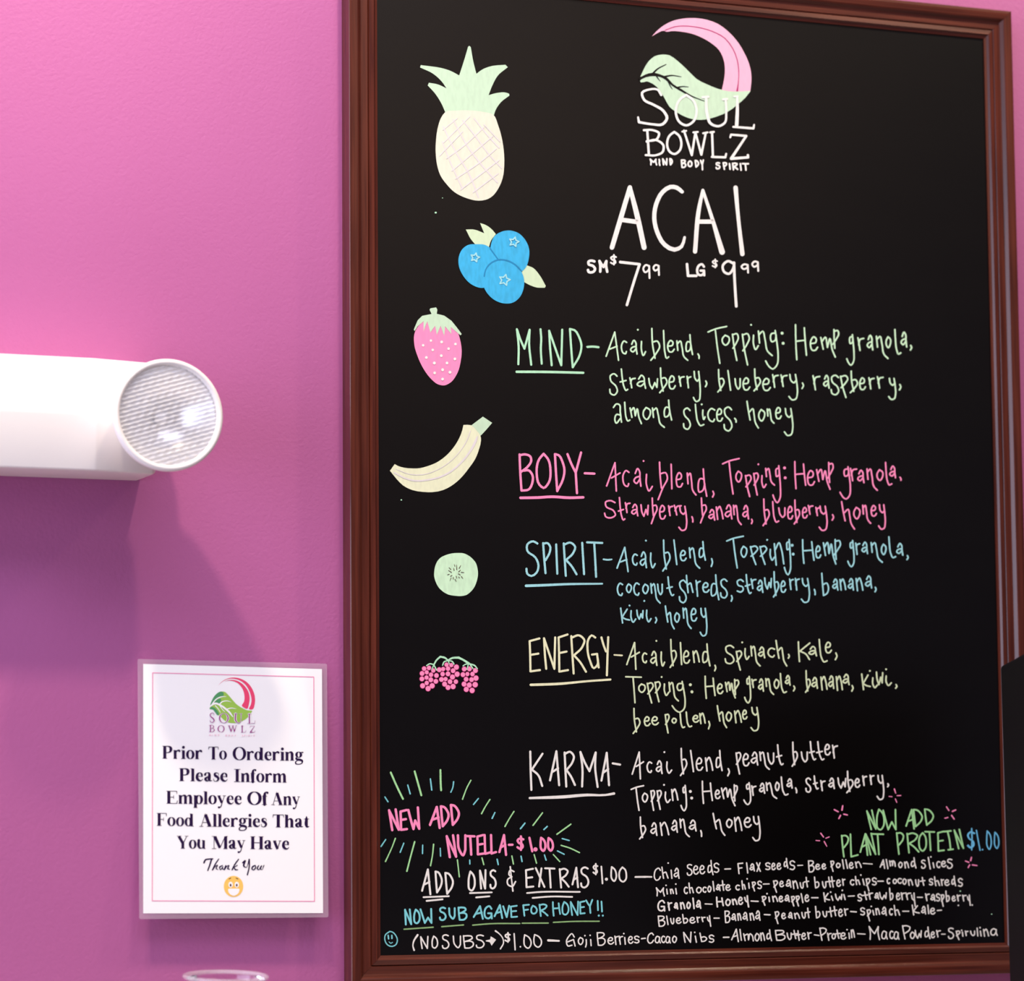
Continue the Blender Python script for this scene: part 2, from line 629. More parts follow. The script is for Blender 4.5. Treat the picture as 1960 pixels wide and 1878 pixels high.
def rail(name, p0, p1, d0, d1, material):
    """a mitred length of moulding; p: inner corner, d: outward diagonal"""
    vs, fs = [], []
    for (p, d) in ((p0, d0), (p1, d1)):
        for u, h in PROF:
            vs.append((p[0] + d[0] * u, -h, p[1] + d[1] * u))
    n = len(PROF)
    for i in range(n):
        j = (i + 1) % n
        fs.append((i, j, n + j, n + i))
    fs.append(tuple(range(n)))
    fs.append(tuple(range(2 * n - 1, n - 1, -1)))
    bm = bmesh.new()
    bv = [bm.verts.new(v) for v in vs]
    for f in fs:
        bm.faces.new([bv[i] for i in f])
    bmesh.ops.recalc_face_normals(bm, faces=bm.faces[:])
    return from_bm(name, bm, material, board)


g = 0.00015
rail('frame_stile', (BX0, BZ0 + g), (BX0, BZ1 - g), (-1, -1), (-1, 1), M['woodv'])
rail('frame_stile', (BX1, BZ0 + g), (BX1, BZ1 - g), (1, -1), (1, 1), M['woodv'])
rail('frame_rail', (BX0 + g, BZ1), (BX1 - g, BZ1), (-1, 1), (1, 1), M['woodh'])
rail('frame_rail', (BX0 + g, BZ0), (BX1 - g, BZ0), (-1, -1), (1, -1), M['woodh'])

# emblem at the head of the board
logo = group_part('shop_emblem', board, 'pink crescent and green leaf emblem over the lettering SOUL BOWLZ')
ink_part('crescent', logo, 'rose', [(T20, "280,292! 330,235 410,170 520,115 640,90 760,85 900,105 1020,150 1130,230 1230,335 1310,460 1365,580 1395,700 1398,800 1385,905! 1220,915 1065,895! 1090,780 1100,650 1085,550 1030,440 950,370 860,315 740,265 620,240 500,232 440,240 418,228 360,245", 0, 'f')], 'light pink crescent')
ink_part('crescent_seam', logo, 'magenta', [(T20, "430,222 540,182 640,174 800,190 960,235 1100,312 1190,430 1240,560 1256,680 1250,820 1238,905,20", 1.5, 'm')], 'dark pink seam line', 0.0006)
ink_part('leaf', logo, 'leaf', [(T20, "150,745! 175,690 240,575 310,515 400,495 480,505 560,560 650,640 740,730 790,775 900,830 1040,885 1150,907 1390,903! 1330,980 1240,1060 1130,1140 1000,1195 880,1225 780,1228 680,1205 560,1145 480,1085 430,1000 370,900 330,855 250,805 220,797 155,808 148,790 200,755 240,738 200,735", 0, 'f')], 'pale green leaf', 0.0008)
ink_part('leaf_vein', logo, M['board'], [(T20, "145,768,24 210,735,30 290,718,38 380,735,28 440,765,30 510,835,22 600,890,24 720,960,14 870,1018,7;285,715,24 340,660,16 440,605,8;430,742,20 500,730,14 610,745,6;330,735,14 350,765,10 375,795,5;465,800,14 485,845,10 510,885,5;570,865,18 620,855,12 690,858,6", 0, 'm')], 'black gaps drawn as leaf veins', 0.0010)
ink_part('emblem_lettering', logo, 'white', [
    (T20, "385,950,26 345,890,24 250,888,24 170,925,28 190,1000,28 300,1060,28 410,1130,30 450,1210,32 400,1278,30 280,1278,26 135,1255,28 / 125,1200,22", 0, 'm'),
    (T20, "O 540 942 792 1300", 4.6),
    (T20, "850,975,26 915,970,26;890,975,28 900,1160,34 940,1270,30 1030,1300,26 1100,1260,26 1115,1150,24 1108,995,26;1080,1000,24 1125,995,24", 0, 'm'),
    (T20, "1205,968,20 1245,965,20;1238,970,22 1240,1090,34 1232,1290,40;1195,1308,24 1420,1325,26 / 1428,1285,20", 0, 'm'),
    (T20, "190,1345,26 290,1345,24 360,1380,26 340,1440,26 220,1470,24;228,1350,26 245,1610,28;220,1475,22 320,1455,24 410,1520,26 400,1590,26 330,1625,24 210,1625,24", 0, 'm'),
    (T20, "O 442 1357 620 1622", 4.4),
    (T20, "640,1350,24 728,1625,26 / 768,1370,24 / 835,1620,26 / 885,1375,24;620,1362,20 665,1352,20;745,1370,22 795,1365,22;855,1380,22 905,1370,22", 0, 'm'),
    (T20, "935,1370,24 975,1365,24;955,1370,26 965,1640,26;955,1645,26 1105,1650,26 / 1115,1610,22", 0, 'm'),
    (T20, "1160,1425,22 1170,1395,24 / 1340,1410,26 / 1170,1665,32 / 1360,1650,28 / 1358,1625,26", 0, 'm'),
    (T20, "M 255 1665 340 1740 I 358 1668 372 1745 N 395 1660 455 1740 D 475 1660 515 1740 B 605 1675 665 1770 O 680 1685 735 1760 D 760 1680 810 1765 Y 820 1675 865 1795 S 995 1705 1050 1785 P 1075 1705 1125 1790 L1 1150 1715 1160 1790 R 1180 1710 1250 1795 L1 1270 1715 1285 1800 T 1290 1715 1370 1800", 3.3)],
    'white lettering SOUL BOWLZ MIND BODY SPIRIT', 0.0012)

ink_part('price_heading', board, 'white', [
    (T19, "545,97,44 455,400,48 368,690,46;545,97,40 610,350,50 685,690,50;465,417,44 612,437,44", 0, 'm'),
    (T19, "1060,140,36 1005,98,42 945,92,42 870,140,42 805,260,42 785,400,42 815,540,42 890,665,42 985,712,42 1055,680,34 1085,590,26", 0, 'm'),
    (T19, "1265,125,30 1228,300,40 1188,730,42;1265,125,30 1340,350,34 1455,735,56;1235,435,42 1360,435,42", 0, 'm'),
    (T19, "1588,100,44 1615,400,36 1655,755,44", 0, 'm'),
    (T19, "S 122 812 210 945 M 235 815 330 938", 5.0),
    (T19, "450,834,28 640,856,26 / 590,1010,26 515,1258,26", 0, 'm'),
    (T19, "9 670 857 745 998 9 770 857 838 968", 3.6),
    (T19, "$ 350 758 414 865", 3.4),
    (T19, "1108,855,26 1118,970,26 / 1200,970,26", 0, 'm'),
    (T19, "G3 1200 848 1288 972", 4.6),
    (T19, "$ 1355 802 1412 893", 3.0),
    (T19, "1570,850,26 1515,825,24 1462,870,24 1475,930,24 1520,950,24 1565,895,24 1575,842,24;1572,840,26 1578,1000,26 1595,1270,28", 0, 'm'),
    (T19, "9 1640 850 1718 945 9 1745 822 1818 928", 3.6)], 'large white lettering ACAI with small and large prices')

HW, BW = 4.0, 3.0
ink_part('menu_heading', board, 'mint', [
    (T1, "M 40 70 192 425 I 270 70 290 415 N 350 75 490 430 D 550 68 675 450", 4.0),
    (T1, "725,247 780,244 832,250;45,486,24 350,488,24 685,496,22", 4.2, 'm')], 'mint green heading MIND, underlined')
ink_part('menu_text', board, 'green', [
    (T1, "A 900 100 1030 380 c 1048 185 1108 318 a 1135 178 1208 320 i 1240 190 1290 335 . 1210 82 b 1330 65 1425 380 l 1452 85 1512 362 e 1492 180 1565 300 n 1580 185 1695 380 d 1668 125 1742 325 ,2 1785 310 1803 362", BW),
    (T2, "T2 -30 45 160 410 o 108 130 182 235 p 205 115 272 382 p 300 115 378 425 i 408 130 465 278 n 455 90 598 335 g 525 85 655 465 * 688 115 * 698 212 H 812 30 928 375 e 955 145 1035 285 m 1055 150 1205 350 q 1170 75 1238 265 g 1305 125 1385 428 r 1412 155 1478 285 a 1502 130 1565 280 n 1590 140 1712 362 o 1685 145 1735 260 l 1768 75 1835 322 a 1828 100 1892 252 , 1918 228 1938 282 . 390 35", BW),
    (T1, "s 935 500 1018 715 t 1035 455 1118 672 r 1128 540 1190 645 a 1198 515 1290 650 w 1310 545 1405 655 b 1415 445 1495 692 e 1505 520 1575 655 r 1600 525 1660 630 r 1678 525 1725 645 y 1740 478 1815 778 , 1855 570 1878 635", BW),
    (T2, "b 65 460 135 685 L1 162 470 198 668 u 230 548 290 658 e 308 540 382 665 b 412 455 485 675 e 498 545 580 670 r 592 510 655 640 r 672 512 740 632 y 748 508 840 762 , 875 590 898 652 r 980 520 1055 665 a 1082 515 1145 648 s 1155 515 1238 712 p 1245 520 1325 738 b 1340 475 1418 692 e 1430 540 1495 662 r 1518 540 1578 655 r 1600 530 1665 648 y 1708 545 1785 758 , 1812 605 1835 665", BW),
    (T1, "a2 970 790 1058 985 l 1078 775 1138 965 m 1130 828 1250 990 o 1258 825 1332 950 n 1345 830 1470 1025 d 1458 755 1540 955 s 1645 830 1720 1045 l 1758 795 1850 1010 i 1830 850 1862 950 . 1825 800 c 1880 835 1955 970", BW),
    (T2, "e 55 835 120 965 s 125 820 210 1060 ,2 228 930 250 975 h 345 765 465 1032 o 460 845 522 965 n 540 840 615 985 e 622 825 685 942 y 705 835 795 1105", BW)],
    'pale green lettering listing the toppings of the MIND bowl')
ink_part('menu_heading', board, 'pink', [
    (T3, "B 65 68 205 430 O 230 62 378 405 D 405 65 512 435 Y 525 50 672 455", 4.4),
    (T3, "700,256 792,260;82,493,26 250,490,26 385,482,26 550,492,26 685,488,24", 4.4, 'm')], 'pink heading BODY, underlined')
ink_part('menu_text', board, 'pink', [
    (T3, "A2 905 150 1045 432 c 1062 225 1130 388 a 1168 205 1245 385 i 1288 262 1355 432 . 1265 138 b2 1400 145 1500 515 L1 1528 165 1540 410 e 1575 245 1645 392 n 1680 250 1775 470 d 1785 210 1878 482 , 1925 425 1945 490", BW),
    (T4, "T2 110 110 280 460 o 240 232 300 345 p 330 270 395 485 p 410 250 465 470 i 490 275 540 400 . 460 170 n 525 205 620 375 g 595 180 678 545 * 712 205 * 718 300 H 805 140 920 410 e 928 225 1005 375 m 1015 215 1155 415 q 1120 148 1185 350 g 1240 190 1350 510 r 1340 205 1410 332 a 1410 222 1480 352 n 1500 210 1610 425 o 1598 218 1660 330 l 1678 148 1748 375 a 1718 182 1785 305 ,2 1818 290 1835 328", BW),
    (T3, "s 885 515 1000 690 t 1018 485 1090 712 r 1085 535 1140 640 a 1145 550 1215 670 w 1235 555 1315 675 b2 1335 490 1400 745 e 1415 560 1480 700 r 1500 565 1550 668 r 1555 560 1632 662 y 1600 570 1685 812 ,2 1728 670 1742 730 b2 1808 490 1875 738 a 1888 600 1955 712", BW),
    (T4, "n2 50 570 125 705 a 135 555 210 700 n 215 560 300 755 a 305 560 370 700 , 390 695 405 745 b 500 500 570 765 l 592 525 660 732 u 650 585 720 685 e 738 568 795 700 b 800 510 862 748 e 880 580 935 690 r 935 562 990 655 r 1008 580 1058 668 y 1040 568 1125 812 , 1165 650 1188 712 h 1255 525 1390 798 o 1375 580 1438 700 n 1458 560 1545 742 e 1540 562 1600 672 y 1612 555 1685 800", BW)],
    'pink lettering listing the toppings of the BODY bowl')
ink_part('menu_heading', board, 'blue', [
    (T5, "S 132 75 262 422 P 292 92 375 395 L1 420 105 440 400 R 490 88 628 420 L1 668 90 700 405 T 715 85 875 430", 4.0),
    (T5, "880,255,16 920,260,16 958,256,14;135,510,26 350,502,24 500,495,22 868,490,16", 3, 'm')], 'light blue heading SPIRIT, underlined')
ink_part('menu_text', board, 'blue', [
    (T5, "A 1005 135 1122 378 c 1155 200 1210 315 a 1228 178 1298 340 i 1330 190 1382 342 . 1288 75 b 1445 65 1525 372 L1 1552 65 1590 310 e 1615 165 1680 272 n 1700 140 1810 345 d 1795 80 1865 268 , 1912 245 1932 328", BW),
    (T6, "T2 150 28 320 342 o 290 125 350 240 p 378 125 458 310 p 470 125 545 308 i 570 155 620 268 . 545 68 n2 608 90 710 315 g 705 60 775 410 * 785 120 * 795 205 H 880 62 1000 298 e 1008 120 1065 245 m 1080 90 1210 305 q 1180 60 1255 260 g 1315 70 1385 332 r 1390 95 1440 212 a 1450 85 1515 205 n 1540 90 1658 288 o 1640 105 1690 215 l 1710 35 1785 245 a 1785 98 1855 220 , 1885 215 1905 262", BW),
    (T5, "c 1010 480 1068 608 o 1098 488 1150 580 c 1168 478 1228 605 o 1255 490 1312 590 n 1330 485 1430 680 u 1395 490 1450 600 t 1485 420 1560 610 s 1605 450 1680 678 h2 1672 405 1745 580 r 1765 455 1815 615 e 1830 475 1900 575", BW),
    (T6, "d 0 400 85 648 s 92 440 165 632 , 195 600 212 662 s2 252 445 320 575 t 330 398 395 590 r 385 440 440 540 a 445 450 508 578 w 515 430 590 545 b 600 370 660 622 e 672 458 728 575 r 755 440 800 550 r 810 435 858 555 y 868 435 955 675 ,2 995 540 1008 600 b3 1065 385 1140 608 a 1170 440 1230 555 n2 1240 440 1305 555 a 1320 435 1380 555 n2 1395 430 1470 562 a 1485 410 1555 535 , 1578 520 1595 572", BW),
    (T5, "k 1040 720 1135 872 i 1140 745 1195 865 . 1130 700 w 1195 740 1265 835 i 1290 740 1342 862 . 1272 655 , 1375 810 1395 870 h 1470 700 1565 928 o 1562 765 1612 865 n 1640 720 1728 925 e 1718 722 1782 852 y 1805 722 1878 998", BW)],
    'light blue lettering listing the toppings of the SPIRIT bowl')
ink_part('menu_heading', board, 'yellow', [
    (T7, "E 62 80 175 410 N 200 70 322 385 E 340 42 445 412 R 462 50 618 430 G 618 50 740 380 Y2 752 68 832 448", 4.0),
    (T7, "882,245,14 958,250,16;80,533,24 370,522,24 600,500,20 845,482,20", 3, 'm')], 'pale yellow heading ENERGY, underlined')
ink_part('menu_text', board, 'lemon', [
    (T7, "A2 998 122 1130 388 c 1150 222 1200 325 a 1228 205 1298 350 i 1330 212 1372 358 . 1288 110 b 1415 92 1485 370 L1 1515 122 1535 342 e 1545 200 1612 328 n2 1635 200 1705 322 d 1728 135 1808 355 , 1845 340 1862 402", BW),
    (T8, "s 92 162 195 362 p 208 220 275 428 i 300 195 352 318 . 275 135 n 360 170 468 385 a 440 178 515 300 c 540 190 618 292 h 622 110 745 385 , 752 255 770 305 K 855 125 985 340 a 965 172 1055 280 l 1072 100 1165 345 e 1138 128 1210 248 , 1240 240 1268 320", BW),
    (T7, "T 988 450 1148 710 o 1115 520 1182 610 p 1195 510 1262 712 p 1270 500 1330 700 i 1360 520 1412 640 . 1338 458 n 1405 505 1505 692 g 1435 495 1570 802 * 1615 532 * 1630 600 H 1752 445 1858 668", BW),
    (T8, "e 12 562 80 672 m 95 545 208 718 q 180 515 245 685 g 295 485 368 772 r 370 515 425 610 a 440 510 502 648 n 515 508 608 682 o 605 515 660 620 l 668 455 742 665 a 720 475 780 585 , 805 585 828 645 b 930 425 990 660 a 995 495 1065 618 n2 1090 485 1165 635 a 1170 478 1235 620 n2 1250 480 1325 640 a 1320 462 1395 580 , 1412 580 1435 648 k 1515 460 1615 632 i 1630 500 1690 612 . 1605 432 w 1668 440 1745 580 i 1770 480 1835 590 . 1775 415 , 1870 570 1892 618", BW),
    (T7, "b 1060 755 1135 1005 e 1168 835 1232 930 e 1240 835 1312 920 p 1368 812 1415 1000 o 1435 850 1482 905 l 1512 805 1565 950 l 1570 790 1632 942 e 1635 822 1700 895 n2 1700 800 1762 910 , 1785 880 1805 960", BW),
    (T8, "h 10 790 118 1028 o 105 855 165 960 n2 190 840 272 978 e 275 835 330 938 y 362 808 452 1062", BW)],
    'pale yellow-green lettering listing the contents of the ENERGY bowl')
ink_part('menu_heading', board, 'white', [
    (T9, "K 68 138 200 520 A 258 135 360 475 R 398 140 512 488 M 550 142 730 492 A 752 150 840 475", 4.0),
    (T9, "868,258,20 938,270,20;70,592,22 400,580,30 620,562,26 800,562,20 880,548,24", 3, 'm')], 'white heading KARMA, underlined')
ink_part('menu_text', board, 'white', [
    (T9, "A2 1050 145 1170 412 c 1195 240 1248 350 a 1282 228 1348 360 i 1385 240 1440 358 . 1365 150 b 1515 110 1585 380 L1 1612 130 1650 342 e 1668 200 1738 328 n2 1755 195 1835 335 d 1858 130 1925 332", BW),
    (T10, ", 110 305 135 382 p 190 150 245 365 e 258 160 325 285 a 335 145 408 278 n 418 145 520 320 u 495 155 562 270 t 580 75 652 278 b 730 50 790 290 u 818 145 885 248 t 895 45 965 230 t 965 45 1045 230 e 1045 70 1105 180 r 1118 80 1175 212", BW),
    (T9, "T2 1040 468 1170 715 o 1150 540 1205 635 p 1230 515 1275 715 p 1290 515 1340 705 i 1370 530 1425 640 . 1362 465 n2 1430 500 1500 620 g 1520 465 1582 720 * 1615 528 * 1628 592 H 1725 425 1832 648 e 1850 510 1905 600", BW),
    (T10, "m 50 490 190 670 q 165 460 212 625 g 265 440 340 660 r 340 470 390 570 a 415 445 475 550 n 480 440 590 600 o 570 435 612 525 l 625 385 700 568 a 680 402 740 500 ,2 765 490 780 545 s 862 395 918 540 t 935 375 990 510 r 1005 420 1055 525 a 1082 395 1145 505 w 1170 395 1255 500 b 1255 330 1325 545 e 1335 400 1390 492 r 1408 375 1455 475 r 1478 368 1525 465 y 1548 370 1620 612 , 1650 450 1665 488", BW),
    (T9, "b 1122 770 1190 990 a 1230 825 1298 955 n2 1320 820 1412 955 a 1430 800 1495 925 n 1510 790 1610 968 a 1600 800 1675 912 ,2 1712 900 1725 965", BW),
    (T10, "h -31 735 92 955 o 100 790 158 880 n2 175 770 255 915 e 270 775 345 875 y 350 765 430 1008", BW)],
    'white lettering listing the contents of the KARMA bowl')

def stroke_parts(name, parent, colour, T, strokes, w, labels=None, lift=0.0004):
    """one part for each stroke"""
    for st in strokes.split(';'):
        ink_part(name, parent, colour, [(T, st, w, 'm')], labels, lift)


# the offers and the footer
ink_part('offer_lettering', board, 'pink', [
    (T11, "N2 170 780 375 1180 E 375 790 520 1175 W 515 745 742 1160 A 905 735 1110 1140 D 1100 725 1270 1110 D 1280 700 1455 1085 N2 1205 1245 1405 1665 U 1405 1245 1570 1635 T 1560 1258 1735 1620", 4.6),
    (T12, "E 20 1240 160 1615 L 150 1240 285 1605 L 265 1240 385 1600 A 415 1240 565 1625 $ 740 1265 875 1535 L1 955 1290 1035 1560 * 1078 1512 01 1155 1290 1270 1555 01 1290 1295 1405 1550", 4.4),
    (T12, "600,1430 665,1428", 4.4, 'm')], 'pink lettering of the offer at the lower left')
stroke_parts('burst_stroke', board, 'lime', T11, "215,130,34 330,390,34 435,605,34;645,110,34 765,540,34;1108,85,34 1112,300,34 1120,450,34;1655,270,24 1590,390,22 1505,610,24;298,1315,24 240,1470,20 120,1730,24;645,1375,28 570,1650,26 505,1905,28;985,1420,26 965,1620,22 930,1805,26;1413,1700,24 1430,1850,22 1448,2005,24", 0, 'green ray of the burst')
stroke_parts('burst_stroke', board, 'lime', T12, "118,1665,24 150,1785,24;260,615,24 180,740,22 110,870,26;692,830,24 610,960,22 530,1100,26;1205,855,24 1035,1080,26;1715,1060,26 1465,1240,26;1540,1440,24 1700,1490,24 1870,1570,24;1400,1605,22 1515,1730,24;1055,1605,22 1098,1760,24;655,1630,24 683,1775,24", 0, 'green ray of the burst')
stroke_parts('burst_stroke', board, 'cyan', T11, "520,355,22 565,515,24;928,245,24 952,445,26;1345,295,24 1330,400,22 1295,485,22;1790,597,22 1702,705,24;110,570,22 165,655,24;125,1335,20 40,1460,24;450,1400,22 385,1565,22;790,1435,22 785,1585,24;1105,1490,20 1110,1635,22;1635,1705,24 1637,1775,24", 0, 'turquoise ray of the burst')
stroke_parts('burst_stroke', board, 'cyan', T12, "390,1690,26 410,1785,26;350,850,24 300,955,26;890,1040,26 810,1140,28;1290,1100,26 1230,1155,26;1560,1318,24 1685,1352,24;1475,1540,24 1595,1600,24;1240,1610,22 1270,1705,26;820,1635,26 838,1730,26", 0, 'turquoise ray of the burst')
ink_part('offer_lettering', board, 'lime', [
    (T18, "N3 558 258 658 458 O2 655 250 740 462 W2 718 252 855 460 A 945 252 1035 452 D 1018 252 1115 430 D 1128 248 1225 415 P 308 508 385 728 L 395 495 480 728 A 492 492 575 712 N3 548 487 655 708 T 612 492 732 705 P 852 482 930 702 R 955 485 1080 688 O 1072 482 1155 672 T 1132 470 1235 665 E 1258 467 1330 672 I2 1320 462 1420 660 N3 1420 448 1522 648", 3.2)],
    'green lettering of the plant protein offer at the lower right')
ink_part('offer_price', board, 'sky', [
    (T18, "$ 1552 440 1632 660 $ 1558 446 1626 652 L1 1640 458 1685 662 . 1705 652 01 1742 464 1795 655 01 1818 477 1870 646", 2.55)], 'sky blue price of the plant protein offer')
for _s in (
    "835,54,14 848,95,10;782,127,9 812,130,9;862,120,10 898,118,10;845,152,10 858,185,10",
    "325,220,14 318,262,16;242,258,14 280,278,14;335,302,14 370,310,14;303,315,14 287,345,14",
    "108,490,12 135,528,12;158,540,10 192,527,10;62,562,10 97,565,10;143,573,12 167,618,10",
    "1350,230,12 1373,266,12;1408,275,14 1440,260,14;1335,342,12 1363,335,12;1400,315,14 1425,350,14",
    "1596,730,14 1588,762,14;1537,765,12 1570,778,12;1605,803,14 1650,810,12;1578,803,14 1563,830,12"):
    ink_part('spark', board, 'pink', [(T18, _s, 0, 'm')], 'pink four-stroke spark')

ink_part('extras_lettering', board, 'white', [
    (T13, "A 615 175 755 552 D 808 205 920 525 D 950 225 1080 545 O2 1285 205 1395 498 N 1450 185 1550 470 S 1600 185 1698 470", 3.7),
    (T14, "E 228 165 355 450 X 370 155 515 445 T 505 158 660 455 R 715 165 865 455 A 900 150 1000 450 S 1025 145 1150 455", 3.6),
    (T14, "$ 1202 95 1280 265 L1 1320 135 1350 395 * 1400 325 01 1460 140 1550 362 0 1575 145 1695 370", 3.2),
    (T14, "12,145,22 30,320,20 50,495,24;65,215 15,195 -5,260 35,290;35,290 -25,330 -22,400 40,430 88,360", 3.0, 'm'),
    (T14, "255,525 400,512 1015,508;335,595 600,575 905,580;1820,292 1960,290 2050,292", 3.2, 'm'),
    (T13, "645,585 1010,570;690,638,26 920,615,24;1315,525 1630,515;1405,588,26 1595,572,24", 3.2, 'm')],
    'white lettering ADD ONS and EXTRAS, double underlined')
ink_part('honey_lettering', board, 'cyan', [
    (T13, "N4 370 752 478 988 O2 500 755 600 970 W2 592 745 770 965 S 872 725 975 925 U 1005 735 1105 905 B 1140 725 1275 920 A 1360 705 1510 905 G3 1515 705 1640 900 A 1660 690 1790 895 V 1785 700 1890 880", 3.5),
    (T14, "E 12 700 120 880 F 190 685 290 860 O2 305 700 405 830 R 425 680 560 865 H 618 648 740 860 O2 755 645 862 845 N 875 640 1000 850 E 1010 635 1095 830 Y 1098 615 1205 820 L1 1272 630 1280 780 . 1290 850 L1 1325 640 1340 800 . 1348 850", 3.2)],
    'turquoise lettering about agave for honey')
ink_part('honey_underline', board, 'olive', [
    (T13, "365,1047 785,1018;908,1010 1222,985;1355,988 1600,968 2035,964", 2.6, 'm'),
    (T14, "185,960 560,958;635,948 900,935 1295,932", 2.6, 'm')], 'dim green underlines below the turquoise words')
ink_part('smiley_drawing', board, 'cyan', [
    (T13, "160,1078 95,1130 88,1200 130,1275 185,1295 245,1270 268,1210 240,1130 200,1090 160,1078;135,1135,20 142,1185,20;188,1135,20 190,1180,20;148,1228,10 172,1250,12 200,1235,10", 2.2, 'm')], 'small turquoise smiling face')
ink_part('extras_lettering', board, 'white', [
    (T13, "560,1130,28 505,1220,22 492,1280,18 510,1350,24;1685,1072,26 1730,1105,18 1785,1170,16 1800,1240,18 1755,1330,20", 0, 'm'),
    (T13, "N 598 1145 715 1330 O2 762 1140 855 1325 S 912 1122 1018 1332 U 1068 1140 1185 1320 B 1215 1135 1370 1325 S 1400 1125 1525 1322", 2.65),
    (T13, "1550,1215,16 1630,1215,50", 0, 'm'), (T13, "1615,1150 1650,1170 1692,1198 1660,1240 1628,1285 1600,1230", 0, 'p'),
    (T13, "$ 1815 1090 1900 1240", 3.0),
    (T14, "L1 62 1105 88 1350 . 158 1300 01 202 1122 318 1328 01 345 1118 468 1313", 2.7),
    (T14, "560,1208,34 715,1215,26", 0, 'm'),
    (T14, "G2 815 1105 955 1295 o 990 1160 1065 1275 j 1095 1190 1112 1310 . 1090 1140 L1 1170 1190 1182 1290 . 1165 1135 B 1260 1090 1385 1285 e 1415 1160 1510 1265 r 1515 1140 1570 1275 r 1575 1140 1640 1270 L1 1660 1160 1675 1270 . 1650 1110 e 1710 1145 1790 1255 s2 1800 1140 1875 1250", 2.55),
    (T14, "1905,1188,14 1965,1178,14", 0, 'm'),
    (T15, "140,1268,18 190,1262,18;1370,1250,22 1450,1248,22", 0, 'm'),
    (T15, "C 225 1180 325 1345 a3 340 1228 430 1340 c 435 1225 495 1335 a3 500 1230 580 1340 o 600 1225 668 1335 N 765 1165 890 1330 L1 940 1225 970 1330 . 938 1175 b3 1010 1180 1125 1320 s2 1150 1210 1230 1330 A 1485 1120 1600 1320 L1 1610 1125 1645 1300 m2 1665 1190 1825 1310", 2.55),
    (T16, "o 35 1185 105 1310 n2 115 1175 190 1305 d 210 1130 295 1305 B 340 1140 495 1300 u 515 1180 590 1290 t2 580 1140 680 1275 t2 650 1145 725 1300 e 735 1180 810 1285 r 822 1170 890 1280 P 1005 1105 1115 1300 r 1120 1180 1190 1300 o 1190 1190 1250 1280 t2 1225 1135 1325 1270 e 1320 1175 1410 1280 L1 1445 1180 1460 1275 . 1420 1135 n2 1475 1130 1540 1260 M 1745 1080 1915 1290", 2.55),
    (T16, "930,1212,18 1002,1222,18;1580,1195,18 1692,1202,18", 0, 'm'),
    (T17, "a3 55 1150 150 1280 c 175 1150 235 1275 a3 240 1160 325 1285 P 365 1070 490 1280 o 485 1165 555 1275 w 555 1140 660 1270 d 700 1090 790 1275 e 795 1160 860 1260 r 875 1140 945 1250 S 1055 1105 1145 1275 p 1170 1150 1240 1290 L1 1268 1165 1280 1240 . 1260 1145 r 1308 1150 1360 1230 u 1385 1150 1460 1230 L1 1487 1105 1505 1235 L1 1535 1150 1555 1235 . 1535 1105 n2 1580 1120 1670 1240 a3 1690 1115 1800 1225", 2.55),
    (T17, "958,1202,16 1012,1202,16", 0, 'm')],
    'bottom line of white lettering from the no-substitutes note to spirulina')
